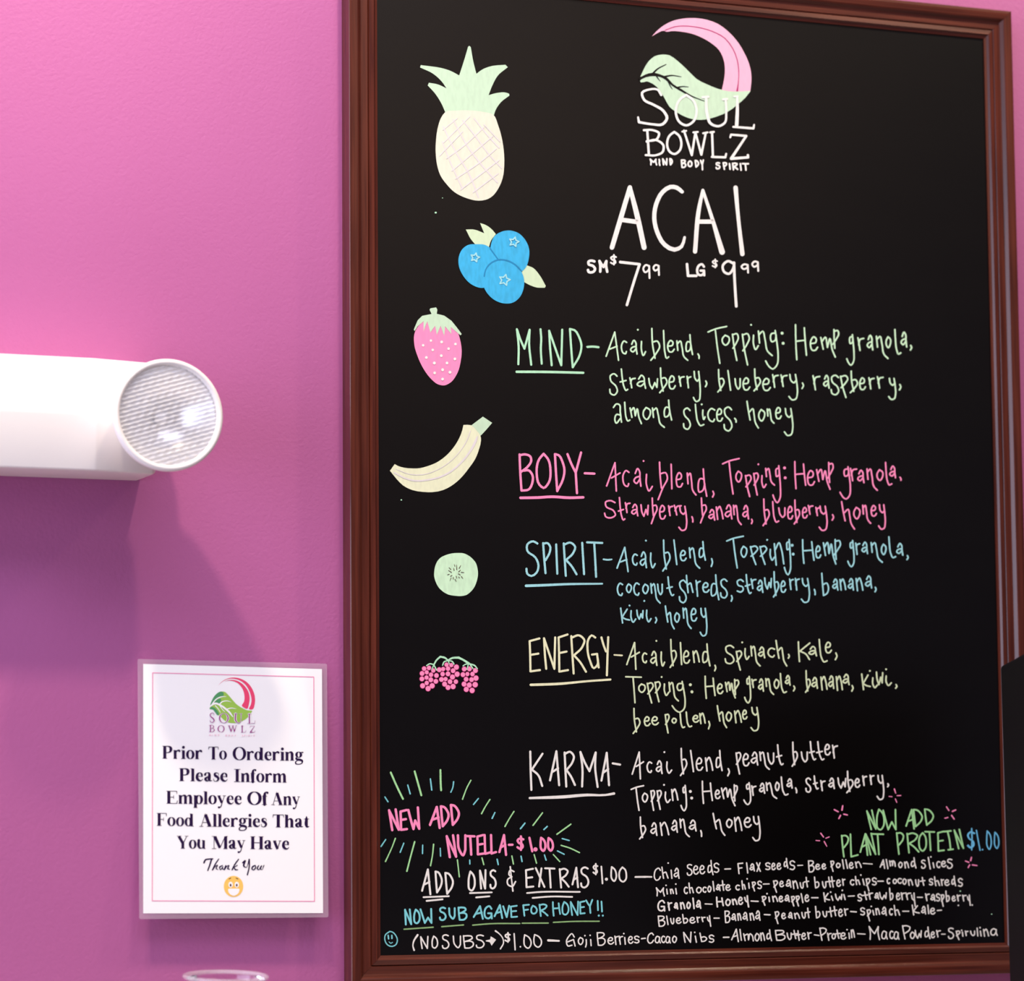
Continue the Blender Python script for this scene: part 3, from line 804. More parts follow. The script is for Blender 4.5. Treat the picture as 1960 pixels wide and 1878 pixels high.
ink_part('extras_text', board, 'white', [
    (T15, "C 325 205 430 400 h2 440 190 545 370 L1 580 235 600 370 . 540 135 a 622 205 710 370 S 820 150 905 325 e 915 170 1000 305 e 1010 165 1095 300 d 1130 90 1220 315 s2 1225 130 1305 280 F 1580 130 1665 300 L1 1710 125 1740 290 a 1760 140 1840 260 x 1860 125 1930 265", 2.55),
    (T15, "45,345 205,345;1390,225,20 1475,222,20;1095,748,18 1200,752,18;1785,705,20 1890,710,20;1230,962,20 1305,962,20", 3, 'm'),
    (T16, "680,172,16 755,168,16;1665,140,16 1800,150,16;165,450,18 252,448,18;1880,407,18 1965,406,18;890,655,20 985,655,20;1440,632,18 1530,628,18;180,908,20 265,912,20;1475,862,20 1560,868,20", 0, 'm'),
    (T17, "0,408,18 85,408,18;595,648,18 670,650,18;375,858,18 465,858,18;895,847,20 955,842,20", 0, 'm'),
    (T16, "s2 195 125 270 240 e 285 130 350 240 e 365 130 435 235 d 470 60 540 215 s2 560 95 640 240 B 835 95 930 275 e 945 145 1020 235 e 1040 140 1110 230 p 1170 100 1230 265 o 1255 130 1320 210 L1 1345 80 1380 225 L1 1395 80 1435 220 e 1450 120 1520 220 n2 1540 110 1640 210", 2.55),
    (T17, "A 30 80 110 220 L1 120 75 160 225 m2 170 95 270 190 o 310 115 370 210 n2 395 110 470 215 d 495 50 580 215 S 650 85 720 220 L1 750 45 795 230 L1 825 125 850 210 . 798 42 c 880 105 940 210 e 950 100 1030 195 S 1040 70 1125 220", 2.55),
    (T15, "M 355 500 490 635 L1 515 520 530 605 . 508 470 n2 565 520 625 600 L1 650 510 668 605 . 655 450 c 775 490 835 600 h2 845 430 925 590 o 960 490 1040 590 c 1055 490 1115 580 o 1130 475 1185 575 L1 1205 405 1235 560 a 1255 450 1325 555 t2 1320 395 1395 550 e 1400 455 1480 550 c 1550 460 1615 545 h2 1640 395 1705 535 L1 1745 430 1760 520 . 1725 372 p 1795 415 1855 560 s2 1880 400 1945 525", 2.55),
    (T16, "p 310 395 385 580 e 405 400 475 495 a 500 380 585 505 n2 600 395 690 525 u 710 425 770 520 t2 770 345 850 500 b3 925 340 1005 515 u 1045 410 1110 515 t2 1100 340 1200 500 t2 1150 335 1240 500 e 1260 380 1330 490 r 1345 370 1395 475 c 1465 380 1530 470 h2 1540 330 1620 465 L1 1650 370 1685 470 . 1628 315 p 1700 365 1770 560 s2 1795 350 1865 470", 2.55),
    (T17, "c 135 360 185 450 o 225 370 285 450 c 295 360 360 445 o 370 365 430 460 n2 450 375 530 475 u 560 380 620 490 t2 630 345 715 475 s2 770 365 830 470 h2 845 335 935 480 r 945 375 995 475 e 1000 380 1080 475 d 1105 325 1175 480 s2 1205 360 1275 490", 2.55),
    (T15, "G3 380 690 495 860 r 530 720 600 850 a 625 725 690 830 n2 715 720 795 830 o 815 715 875 825 L1 905 655 935 825 a 955 690 1035 820 H 1260 640 1375 800 o 1400 670 1475 780 n2 1495 670 1580 765 e 1590 640 1665 760 y3 1680 620 1755 800", 3.0),
    (T16, "p 140 630 210 775 L1 245 640 260 720 . 220 595 n2 295 625 385 720 e 395 625 465 720 a 480 610 560 720 p 580 630 640 785 p 650 625 710 785 L1 725 590 765 735 e 785 605 855 715 k 1065 575 1165 720 L1 1180 625 1215 700 . 1175 572 w 1240 595 1350 700 L1 1365 600 1400 690 . 1350 545 s2 1580 595 1645 710 t2 1640 560 1740 690 r 1740 575 1810 685 a 1830 580 1900 680", 2.65),
    (T17, "w 20 570 135 685 b3 170 505 235 695 e 275 580 340 690 r 345 575 410 690 r 415 575 500 690 y3 500 580 570 790 r 710 590 780 705 a 790 600 865 710 s2 875 590 935 710 p 945 605 1000 790 b3 1015 550 1080 720 e 1110 625 1170 710 r 1185 610 1245 710 r 1265 610 1330 710 y3 1340 610 1395 775 . 1418 765 . 1210 770", 2.55),
    (T15, "B 385 925 495 1090 L1 510 925 545 1065 u 570 960 630 1055 e 655 950 740 1045 b3 750 900 840 1045 e 860 945 950 1040 r 965 940 1018 1030 r 1035 940 1100 1020 y3 1120 920 1185 1090 B 1385 850 1470 1035 a 1485 890 1560 1005 n2 1575 885 1640 1000 a 1655 870 1735 1000 n2 1760 880 1835 1000 a 1845 845 1925 1000", 2.55),
    (T16, "p 335 860 405 1050 e 435 880 505 975 a 535 870 605 975 n2 625 880 715 975 u 735 870 800 970 t2 795 805 870 960 b3 940 780 1020 965 u 1050 855 1120 950 t2 1130 795 1210 945 t2 1190 780 1275 930 e 1290 820 1360 940 r 1375 815 1440 925 s2 1620 800 1690 920 p 1715 830 1780 1010 L1 1800 840 1830 920 . 1785 785 n2 1845 810 1915 915", 2.55),
    (T17, "a 55 790 135 925 c 170 815 225 920 h2 240 765 335 925 k 510 760 630 920 a 650 780 725 905 L1 745 760 770 900 e 785 805 865 905", 2.55)],
    'four lines of small white lettering listing the extras')

# the fruit drawings
d = group_part('pineapple_drawing', board, 'pineapple drawing at the upper left of the board')
ink_part('leaf_crown', d, 'leaf', [(T21, "622,55! 635,47 652,60! 680,220 715,360! 780,312 870,277 1040,258! 1068,285! 960,375 890,500 852,600! 930,578 1050,572 1085,585! 1085,605! 985,685 930,770 910,830! 800,800 600,775 365,790! 320,690 250,580 168,490! 182,460! 280,478 380,523! 320,440 230,360 82,288! 90,262! 200,275 300,290 420,325 522,378! 575,215", 0, 'f')], 'pale green crown of leaves')
ink_part('fruit_body', d, 'cream', [(T21, "365,790 480,775 640,772 800,790 905,820 960,940 1000,1080 1022,1220 1028,1380 1010,1530 960,1650 900,1730 820,1775 740,1785 600,1755 470,1690 380,1600 310,1500 275,1390 258,1250 262,1100 285,950 320,850", 0, 'f')], 'cream oval body', 0.0006)
ink_part('lattice_lines', d, 'palest', [(T21, "340,950,12 480,1230,14 640,1500,16 740,1750,14;450,870,10 620,1180,14 780,1390,16 950,1580,14;560,880,12 720,1080,14 860,1270,12 1000,1420,14;690,860,12 850,1060,14 970,1190,14;330,1120,10 430,1370,12 560,1650,14;340,990,10 500,860,10;350,1130,10 640,840,10;380,1310,12 560,1180,12 800,960,12;440,1450,12 700,1230,12 900,1060,12;480,1540,12 760,1350,14 940,1200,12;540,1660,14 800,1460,14 970,1330,12;680,1690,14 960,1480,12;300,1280,12 560,1010,10;800,930,10 980,1120,12", 0, 'm')], 'faint pinkish lattice', 0.0008)
d = group_part('blueberries_drawing', board, 'three blue berries with pale leaves drawn below the pineapple')
ink_part('berry_leaf', d, 'sprig', [(T22, "635,110! 720,110 835,150! 810,90 790,40! 850,60 920,110 962,160! 910,230 885,305! 740,275! 690,215", 0, 'f')], 'pale forked leaf')
ink_part('berry_leaf', d, 'sprig', [(T22, "1300,500! 1370,530 1440,610 1506,725! 1495,745! 1400,740 1320,710 1265,680! 1245,580", 0, 'f')], 'pale leaf')
ink_part('berry', d, 'berry', [(T22, "1110,120 1200,145 1280,220 1325,330 1320,430 1290,520 1240,570 1100,560 960,500 905,400 905,290 950,180 1020,135", 0, 'f')], None, 0.0006)
ink_part('berry', d, 'berry', [(T22, "740,270 850,280 930,340 965,430 960,600 900,700 825,745 700,710 610,620 558,500 560,400 610,310 670,275", 0, 'f')], None, 0.0007)
ink_part('berry', d, 'berry', [(T22, "1050,435 1150,470 1230,550 1268,650 1262,760 1220,850 1150,905 1050,915 960,885 890,830 835,745 828,620 870,510 950,450", 0, 'f')], None, 0.0008)
ink_part('berry_outline', d, 'navy', [(T22, "835,620,12 850,550,14 890,490,14 985,440,14 1080,445,14 1170,490,14 1240,560,12;900,315,12 940,370,10 985,430,8", 0, 'm')], 'darker blue outlines', 0.0010)
star = lambda x, y, r: ';'.join(["%s" % ' / '.join("%.0f,%.0f" % (x + (r if k % 2 == 0 else r * 0.5) * math.sin(math.pi * k / 5 + 0.25), y - (r if k % 2 == 0 else r * 0.5) * math.cos(math.pi * k / 5 + 0.25)) for k in list(range(10)) + [0])])
for sx, sy, sr in ((735, 415, 50), (1160, 245, 54), (1056, 660, 62)):
    ink_part('berry_star', d, 'blue', [(T22, star(sx, sy, sr), 2.6, 'm')], 'light blue star', 0.0011)
d = group_part('strawberry_drawing', board, 'pink strawberry drawing with green cap')
ink_part('fruit_body', d, 'pink', [(T22, "80,1230 75,1370 110,1490 170,1620 250,1730 330,1795 400,1808 470,1775 540,1680 580,1540 590,1440 575,1320 540,1220 400,1150 200,1100 130,1150", 0, 'f')], 'pink body')
ink_part('green_cap', d, 'leaf', [(T22, "262,1030 240,985 250,968 312,958 325,985 318,1028 400,1048 480,1105 540,1180 590,1248 577,1262 520,1215 470,1172 478,1250 410,1165 400,1268 360,1160 320,1258 300,1160 250,1232 215,1110 175,1218 175,1110 110,1165 78,1215 68,1200 110,1100 160,1050", 0, 'p')], 'pale green jagged cap and stalk', 0.0006)
ink_part('seed_dots', d, 'white', [(T22, [(255, 1320, 13), (372, 1335, 15), (522, 1358, 14), (170, 1372, 14), (447, 1408, 14), (275, 1422, 14), (368, 1485, 15), (205, 1505, 15), (516, 1520, 15), (430, 1565, 15), (292, 1565, 16), (382, 1638, 16), (462, 1665, 16), (295, 1672, 15), (382, 1740, 15)], 0, 'd')], 'white seed dots', 0.0007)
d = group_part('banana_drawing', board, 'curved pale yellow banana drawing')
ink_part('banana_stalk', d, 'leaf', [(T23, "1440,308 1642,156 1800,262 1700,380 1608,478 1500,440", 0, 'p')], 'pale green stalk')
ink_part('banana_skin', d, 'banana', [(T23, "138,966! 200,1000 300,1028 440,1040 570,1035 700,1000 850,940 1000,835 1150,670 1240,520 1290,390 1310,298! 1440,303 1540,400 1600,480 1610,560 1580,700 1510,880 1400,1040 1250,1220 1100,1340 960,1410 780,1445 620,1440 440,1410 280,1330 170,1220 57,1080!", 0, 'f')], None, 0.0006)
ink_part('ridge_lines', d, 'palest', [(T23, "130,1110,20 300,1200,26 480,1250,28 700,1235,28 900,1190,28 1100,1090,30 1280,930,30 1430,740,34 1520,570,40 1545,500,24;160,1050,10 400,1140,12 620,1145,12 850,1070,12 1050,950,12 1250,750,12 1370,560,14 1430,400,12", 0, 'm')], 'whitish ridge lines', 0.0008)
d = group_part('kiwi_drawing', board, 'round pale green kiwi slice drawing')
ink_part('kiwi_flesh', d, 'green', [(T24, "960,232 1130,240 1300,310 1450,430 1550,560 1600,720 1620,920 1580,1150 1500,1350 1370,1510 1250,1600 1050,1640 860,1630 650,1590 470,1490 330,1350 240,1180 190,1000 190,850 230,640 300,490 420,370 570,300 750,250", 0, 'f')])
ink_part('kiwi_seeds', d, 'seed', [(T24, "845,600,12 865,670,24;825,720,12 838,800,30;920,620,14 928,770,30;1055,640,16 1005,735,28;675,710,18 730,770,26;650,800,16 750,865,30;1045,790,20 990,845,28;1070,862,26 1160,870,18;985,915,28 1040,950,20;625,945,20 680,925,24;770,965,22 725,990,26;740,1040,20 705,1130,16;810,1030,26 808,1090,20;905,990,22 930,1060,18;985,1015,20 1015,1045,22;1075,1000,24 1125,1065,16;865,1090,22 910,1165,14", 0, 'm')], 'brown seed gaps', 0.0006)
d = group_part('raspberries_drawing', board, 'three hanging clusters of pink raspberries')
BER = [(305, 560, 62), (435, 540, 62), (550, 610, 60), (250, 690, 66), (375, 660, 58), (490, 725, 62), (635, 745, 65), (245, 835, 66), (370, 800, 60), (485, 860, 66), (620, 900, 65), (375, 945, 60), (265, 1020, 70), (520, 1020, 72), (410, 1095, 72), (905, 455, 60), (1035, 465, 58), (1170, 520, 70), (710, 590, 66), (815, 570, 58), (945, 560, 62), (1080, 615, 65), (800, 705, 62), (945, 700, 66), (1190, 710, 72), (770, 850, 66), (880, 840, 58), (1065, 785, 70), (1000, 910, 66), (1155, 910, 62), (855, 975, 68), (945, 1065, 68), (1080, 1040, 72), (1380, 570, 66), (1520, 565, 66), (1680, 610, 68), (1345, 720, 66), (1465, 705, 58), (1600, 705, 62), (1695, 815, 72), (1430, 845, 66), (1575, 855, 66), (1375, 975, 68), (1515, 1000, 70), (1672, 990, 74), (1435, 1115, 70), (1590, 1145, 72)]
ink_part('drupelet_edging', d, 'magenta', [(T25, [(x, y, r + 5) for x, y, r in BER], 0, 'd')], 'deep pink edging')
for bx, by, br in BER:
    ink_part('drupelet', d, 'pink', [(T25, [(bx, by, br - 6)], 0, 'd')], None, 0.0006)
ink_part('raspberry_stem', d, 'mint', [(T25, "570,450,40 640,330,46 740,240,50 / 870,275,50 940,340,40 / 1050,280,50 1230,265,60 / 1360,330,55 1500,420,60;370,480,30 450,432,34 560,450,34 / 640,600,30;565,460,34 510,580,26;800,470,32 840,380,36 940,345,30 / 1060,370,36 1105,440,30;950,340,36 980,430,24;1345,490,30 1400,450,30 1510,430,40 / 1660,480,40 1730,560,30;1490,440,34 1450,585,26;1530,440,40 1615,560,30", 0, 'm')], 'mint green branching stem', 0.0008)
k = Ink(on_board(0.0004))
for x, y, r in [(768.2, 957, 1.6), (834, 407, 2.2), (847, 379, 1.0), (1898, 1750, 1.4), (1838, 1706, 1.6)]:
    k.dot(x, y, r, r * 0.8, 8)
k.build('stray_specks', CH['mint'], board, 'stray paint specks')['kind'] = 'stuff'

# ------------------------------------------------------------------ the laminated notice
# bold serif letters: strokes in 1/1000 em, y up from the baseline; '@' = ring cx,cy,rx,ry,side,top
SERIF = {
    'P': (611, "155,20,150 155,655,150;20,14,26 290,14,26;20,662,26 300,662,26;215,655,30 370,648,60 480,580,130 495,500,150 470,400,110 380,335,50 215,325,30"),
    'r': (444, "125,15,135 125,450,135;20,12,24 235,12,24;20,448,24 130,448,24;185,350,30 250,430,60 330,445,90 370,410,95"),
    'i': (278, "145,15,135 145,450,135;15,12,24 265,12,24;15,448,24 150,448,24;143,612,145 145,613,145"),
    'o': (500, "@250,236,165,222,130,26"),
    'O': (778, "@389,338,300,335,150,26"),
    'T': (667, "333,15,150 333,650,150;200,14,26 466,14,26;40,660,30 627,660,30;50,660,30 36,520,22;617,660,30 632,520,22;60,655,50 110,662,20"),
    'd': (556, "@225,232,145,215,130,26;405,15,135 405,660,135;300,662,26 410,662,26;400,12,24 535,12,24"),
    'e': (444, "100,262,26 360,262,26;365,265,70 345,380,90 250,455,30 150,400,90 95,260,130 120,120,130 220,40,90 330,40,40 405,120,22"),
    'n': (556, "125,15,135 125,450,135;20,12,24 240,12,24;20,448,24 130,448,24;190,370,26 270,440,50 370,430,110 415,340,135 / 415,15,135;305,12,24 535,12,24"),
    'g': (500, "@230,318,125,140,120,26;330,430,26 410,448,45 465,440,60;150,190,30 85,120,90 150,65,110 300,50,110 425,-10,100 430,-90,60 340,-165,40 200,-185,40 60,-150,60 50,-80,60 140,0,30"),
    'l': (278, "145,15,135 145,660,135;15,12,24 265,12,24;15,662,24 150,662,24"),
    'a': (500, "90,350,110 110,410,80 200,458,30 300,430,90 325,330,130 / 325,90,130 370,35,60 465,50,22;330,280,26 200,225,60 110,120,130 150,50,90 230,30,50 320,90,24"),
    's': (389, "325,320,22 310,420,26 210,458,40 110,410,90 120,330,110 240,250,120 310,160,110 260,50,70 170,12,30 70,40,30 45,150,22"),
    'I': (389, "195,15,150 195,660,150;20,14,26 370,14,26;20,662,26 370,662,26"),
    'f': (333, "150,15,135 150,500,135 180,620,90 240,668,40 300,655,60;300,630,100 302,630,100;15,448,24 285,448,24;15,12,24 275,12,24"),
    'm': (833, "125,15,135 125,450,135;20,12,24 240,12,24;20,448,24 130,448,24;190,370,26 270,440,50 370,430,110 410,340,135 / 410,15,135;305,12,24 515,12,24;475,370,26 560,440,50 650,430,110 695,340,135 / 695,15,135;585,12,24 815,12,24"),
    'E': (667, "155,20,150 155,655,150;20,14,28 605,14,28;20,662,28 600,662,28;200,345,30 420,345,30;420,440,22 420,250,22;590,662,40 600,510,22;600,20,50 635,175,22"),
    'F': (611, "155,20,150 155,655,150;20,14,26 300,14,26;20,662,28 575,662,28;200,345,30 400,345,30;405,440,22 405,250,22;565,662,40 575,505,22"),
    'p': (556, "130,-190,135 130,450,135;20,-192,24 250,-192,24;20,448,24 130,448,24;@325,235,150,220,130,26"),
    'y': (500, "90,440,120 265,70,120;410,445,28 270,50,40 / 200,-130,50 120,-185,60;95,-165,100 97,-165,100;10,450,24 210,450,24;320,450,24 490,450,24"),
    'v': (500, "90,440,125 265,20,125;410,445,28 262,20,40;10,450,24 210,450,24;320,450,24 490,450,24"),
    'A': (722, "345,690,26 115,15,30;350,640,150 590,15,150;200,215,26 480,215,26;10,12,24 225,12,24;430,12,24 705,12,24"),
    't': (333, "165,600,20 160,440,135 / 160,110,135 190,35,90 310,60,22;20,448,24 310,448,24"),
    'h': (556, "125,15,135 125,660,135;20,12,24 240,12,24;20,662,24 130,662,24;190,370,26 270,440,50 370,430,110 415,340,135 / 415,15,135;305,12,24 535,12,24"),
    'Y': (722, "130,650,150 370,290,150;610,655,30 400,290,50;370,15,150 370,310,150;10,662,24 290,662,24;490,662,24 710,662,24;235,12,24 505,12,24"),
    'u': (556, "125,450,135 / 125,130,135 190,40,90 290,35,40 390,110,24;415,15,135 415,450,135;20,448,24 130,448,24;315,448,24 420,448,24;420,14,24 540,14,24"),
    'M': (944, "140,15,28 140,655,28;180,650,160 470,60,130;470,30,30 770,655,30;800,15,150 800,655,150;15,12,24 260,12,24;15,662,24 200,662,24;670,12,24 925,12,24;780,662,24 925,662,24"),
    'H': (778, "155,15,150 155,660,150;625,15,150 625,660,150;155,345,30 625,345,30;20,14,24 290,14,24;20,662,24 290,662,24;490,14,24 760,14,24;490,662,24 760,662,24"),
}
LIGHT = {
    'S': "90,20,6 75,2,8 45,2,10 15,20,16 30,40,18 70,58,20 92,78,18 60,98,10 25,95,8 / 8,75,6",
    'O': "@50,50,47,48,20,6",
    'U': "0,1,6 45,1,6;22,2,20 25,75,20 50,97,10 80,90,8 88,60,8 / 88,2,8;70,1,6 100,1,6",
    'L': "0,1,6 50,1,6;25,0,20 25,98,20;0,98,6 95,98,6 / 100,70,6",
    'B': "0,1,6 70,3,8 85,25,16 60,45,8 25,47,6;25,0,20 25,98,20;25,47,6 80,52,8 98,75,18 70,97,8 0,98,6",
    'W': "12,2,18 35,98,18 / 55,2,8 / 72,98,18 / 92,2,6;0,1,6 28,1,6;42,1,6 68,1,6;84,1,6 100,1,6",
    'Z': "5,25,6 10,2,6 / 92,2,6 / 8,98,20 / 95,98,6 / 100,75,6",
}

SZ0, SZ1 = at(445, 1755, WALL)[2], at(445, 1265, WALL)[2]
SGN_TOP, SGN_BOT = WALL - 0.0022, WALL - 0.0190


def on_sign(lift=0.0):
    def f(px, py):
        y = SGN_TOP
        for _ in range(5):
            z = at(px, py, y)[2]
            y = SGN_TOP + (SGN_BOT - SGN_TOP) * (SZ1 - z) / (SZ1 - SZ0) - lift
        return at(px, py, y)
    return f


sign = thing('notice', 'white laminated food allergy notice taped to the pink wall left of the menu board', 'notice', on_sign()(445, 1756))


def sheet(name, corners, thick, lift, material, r=0.0):
    f = on_sign(lift)
    if r:
        pts = []
        for i in range(4):
            p, a, b = corners[i], corners[i - 1], corners[(i + 1) % 4]
            ua = [(a[j] - p[j]) / math.dist(a, p) for j in range(2)]
            ub = [(b[j] - p[j]) / math.dist(b, p) for j in range(2)]
            for q in range(5):
                t = q / 4 * math.pi / 2
                pts.append(tuple(p[j] + ua[j] * r * (1 - math.sin(t)) + ub[j] * r * (1 - math.cos(t)) for j in range(2)))
    else:
        pts = corners
    front = [f(*p) for p in pts]
    back = [(v[0], v[1] + thick, v[2]) for v in front]
    n = len(pts)
    fs = [tuple(range(n)), tuple(range(2 * n - 1, n - 1, -1))] + [(i, n + i, n + (i + 1) % n, (i + 1) % n) for i in range(n)]
    bm = bmesh.new()
    bv = [bm.verts.new(v) for v in front + back]
    for q in fs:
        bm.faces.new([bv[i] for i in q])
    bmesh.ops.recalc_face_normals(bm, faces=bm.faces[:])
    return from_bm(name, bm, material, sign)


M['film'] = film('clear_laminate', 0.17, (0.80, 0.66, 0.76), 0.25)
sheet('laminate_sheet', [(263.3, 1261.4), (625.9, 1270.6), (628.6, 1756), (266.7, 1759.6)], 0.0004, 0.0, M['film'], r=3)
sheet('paper_sheet', [(274.1, 1271), (616.3, 1280.8), (618.4, 1748), (274.1, 1748.6)], 0.0001, 0.0003, M['paper'])
k = Ink(on_sign(0.0005))
bd = [(292.2, 1288, 1.5), (600.6, 1296, 1.5), (602, 1725.5, 1.5), (291.4, 1724.5, 1.5)]
for i in range(4):
    k.ribbon([bd[i], bd[(i + 1) % 4]])
k.build('border_line', mat('thin_pink_line', srgb('F08CB4'), 0.5), sign, 'thin pink border line')


def flat(col, name):
    return mat(name, srgb(col), 0.5)


def logo_part(name, parent, material, items, lift, label=None):
    kk = Ink(on_sign(lift))
    for kind, s in items:
        if kind == 'f':
            fill(kk, T28, s)
        elif kind == 'p':
            fill(kk, T28, s, False)
        else:
            marks(kk, T28, s, 1.2)
    return kk.build(name, material, parent, label)


em = group_part('emblem', sign, 'small red crescent and green leaf emblem above the notice text')
logo_part('crescent', em, flat('EE4470', 'coral_red_print'), [
    ('f', "400,390 500,290 620,215 760,178 880,176 1000,200 1130,260 1250,360 1350,510 1405,660 1418,800 1400,950 1370,1035 1320,1062 1255,1048 1300,930 1322,800 1300,660 1240,500 1150,370 1030,270 880,215 740,203 620,230 500,300"),
    ('f', "570,285 700,243 850,245 980,290 1100,380 1190,490 1250,620 1268,760 1250,900 1195,1038 1120,1010 1055,953 1110,850 1128,700 1100,550 1030,420 940,330 820,275 700,258")], 0.0005, 'coral red double crescent')
logo_part('leaf', em, flat('9CC850', 'lime_green_print'), [
    ('f', "180,940 220,820 300,680 400,590 500,560 590,575 680,660 800,800 900,910 1050,1010 1200,1080 1340,1105 1310,1150 1200,1290 1080,1370 960,1420 800,1435 690,1420 560,1350 470,1260 400,1220 330,1150 250,1060 165,1040 172,985")], 0.0005, 'lime green leaf')
logo_part('leaf_shade', em, flat('4E9A62', 'dark_green_print'), [
    ('f', "185,930 220,820 300,680 400,590 490,562 545,600 540,680 440,700 340,780 260,870"), ('f', "300,870 380,780 470,760 470,840 400,915"),
    ('f', "165,1040 200,990 290,1010 400,1130 420,1190 390,1215 320,1140 250,1060")], 0.00055, 'darker green shading at the leaf tip')
logo_part('leaf_vein', em, M['paper'], [
    ('m', "165,990,20 240,920,50 330,890,50 440,930,50 640,1070,50 800,1250,30;230,910,30 350,770,28 500,705,24 620,700,10;420,930,34 520,840,28 650,822,22 760,850,8;640,1050,30 750,1020,24 900,1038,8;320,950,26 400,1040,22 460,1140,14;450,960,26 520,1060,20 580,1120,14;700,1100,20 760,1180,20 800,1250,10")], 0.0006, 'white leaf veins')


def light_caps(kk, tile_, s, wpx):
    tk = s.split()
    for i in range(0, len(tk), 5):
        g, x0, y0, x1, y1 = tk[i], *[float(a) for a in tk[i + 1:i + 5]]
        for st in LIGHT[g].split(';'):
            if st[0] == '@':
                cx, cy, rx, ry, ws, wt = [float(a) for a in st[1:].split(',')]
                pts = []
                for q in range(28):
                    a = 2 * math.pi * q / 28
                    w = (wt + (ws - wt) * abs(math.cos(a)) ** 1.5) * wpx
                    pts.append((cx + rx * math.cos(a), cy + ry * math.sin(a), w))
                pts = [(tile_[0] + (x0 + p[0] / 100 * (x1 - x0)) / tile_[2], tile_[1] + (y0 + p[1] / 100 * (y1 - y0)) / tile_[2], p[2]) for p in pts]
                kk.ribbon(pts, closed=True)
            else:
                for pp in parse(st, 6):
                    pts = [(tile_[0] + (x0 + p[0] / 100 * (x1 - x0)) / tile_[2], tile_[1] + (y0 + p[1] / 100 * (y1 - y0)) / tile_[2], p[2] * wpx) for p in pp]
                    kk.ribbon(catmull(pts))


SL = "S 155 1150 300 1420 O 430 1160 680 1435 U 830 1172 1060 1440 L 1210 1185 1415 1445"
kk = Ink(on_sign(0.00065))
tk = SL.split()
light_caps(kk, T28, SL, 0.22)
kk.build('letter_halo', M['paper'], em, 'white halo around the letters')
kk = Ink(on_sign(0.0007))
light_caps(kk, T28, SL, 0.115)
light_caps(kk, T28, "B 150 1492 295 1675 O 390 1495 565 1685 W 670 1502 915 1668 L 1030 1510 1165 1690 Z 1275 1512 1415 1692", 0.09)
kk.build('emblem_lettering', flat('9A2C84', 'purple_print'), em, 'purple lettering SOUL BOWLZ')
kk = Ink(on_sign(0.0007))
letters(kk, T28, "M 150 1745 200 1790 I 232 1745 240 1790 N 300 1745 345 1790 D 390 1745 430 1790 B 600 1755 640 1798 O 680 1755 725 1798 D 765 1755 805 1798 Y 850 1755 885 1798 S 1055 1760 1085 1805 P 1115 1760 1150 1805 I 1190 1760 1198 1805 R 1235 1760 1275 1805 I 1315 1760 1323 1805 T 1370 1760 1410 1805", 0.7)
kk.build('motto_lettering', flat('F2C4D4', 'faint_pink_print'), em, 'tiny faint pink lettering MIND BODY SPIRIT')


def serif_word(kk, T, word, x0, x1, b0, b1, cap=120):
    tot = sum(SERIF[c][0] for c in word) - 35
    sx = (x1 - x0) / tot
    sy = cap / 676
    pos = -15
    for c in word:
        adv, s = SERIF[c]
        for st in s.split(';'):
            def mp(p):
                X = x0 + (pos + p[0]) * sx
                B = b0 + (b1 - b0) * (X - x0) / (x1 - x0)
                return (T[0] + X / T[2], T[1] + (B - p[1] * sy) / T[2], p[2] * 1.13 * sx / T[2])
            if st[0] == '@':
                cx, cy, rx, ry, ws, wt = [float(a) for a in st[1:].split(',')]
                # rx, ry are to the middle of the stroke
                ring = []
                for q in range(24):
                    a = 2 * math.pi * q / 24
                    ring.append(mp((cx + rx * math.cos(a), cy + ry * math.sin(a), wt + (ws - wt) * abs(math.cos(a)) ** 1.3)))
                kk.ribbon(ring, closed=True)
            else:
                for pp in parse(st, 26):
                    kk.ribbon(catmull([mp(p) for p in pp]), caps=len(pp) > 2 or pp[0][2] > 90 and abs(pp[0][0] - pp[-1][0]) < 3 and abs(pp[0][1] - pp[-1][1]) < 3)
        pos += adv


LINES = [
    [(T26, 'Prior', 297, 672, 1040, 1045), (T26, 'To', 728, 902, 1048, 1049), (T26, 'Ordering', 958, 1618, 1052, 1060)],
    [(T26, 'Please', 455, 910, 1250, 1256), (T26, 'Inform', 970, 1462, 1258, 1264)],
    [(T27, 'Employee', 335, 1042, 188, 196), (T27, 'Of', 1095, 1285, 197, 198), (T27, 'Any', 1320, 1588, 200, 204)],
    [(T27, 'Food', 245, 592, 396, 402), (T27, 'Allergies', 645, 1280, 403, 408), (T27, 'That', 1330, 1675, 410, 412)],
    [(T27, 'You', 435, 703, 610, 612), (T27, 'May', 762, 1075, 612, 614), (T27, 'Have', 1122, 1487, 615, 618)],
]
for ln in LINES:
    kk = Ink(on_sign(0.0005))
    for T, w, x0, x1, b0, b1 in ln:
        serif_word(kk, T, w, x0, x1, b0, b1)
    kk.build('text_line', M['ink'], sign)
kk = Ink(on_sign(0.0005))
marks(kk, T27, "688,742,16 702,716,14 735,708,12 770,706,12;760,708,14 742,765,14 724,815,12;826,708,10 792,760,12 768,810,12 / 800,772,8 814,765,8 803,798,10 818,806,6;862,768,8 835,785,12 842,808,8 865,780,8 / 862,800,10 882,802,6;893,770,12 878,808,12 / 905,775,8 922,768,8 912,800,12 930,804,6;1012,710,10 975,762,12 952,808,12;1000,768,8 968,786,8 / 985,808,12 1004,808,8;1052,742,14 1075,722,12 1062,775,14 1078,786,8 1112,712,10;1112,712,14 1112,780,12 1095,855,12;1168,768,10 1145,780,13 1138,800,12 1150,810,8 1168,796,12 1172,776,9 1165,768,8;1200,770,10 1188,797,12 1198,808,8 1220,784,6 / 1230,769,10 1217,800,12 1228,807,6 1250,768,8", 1.6)
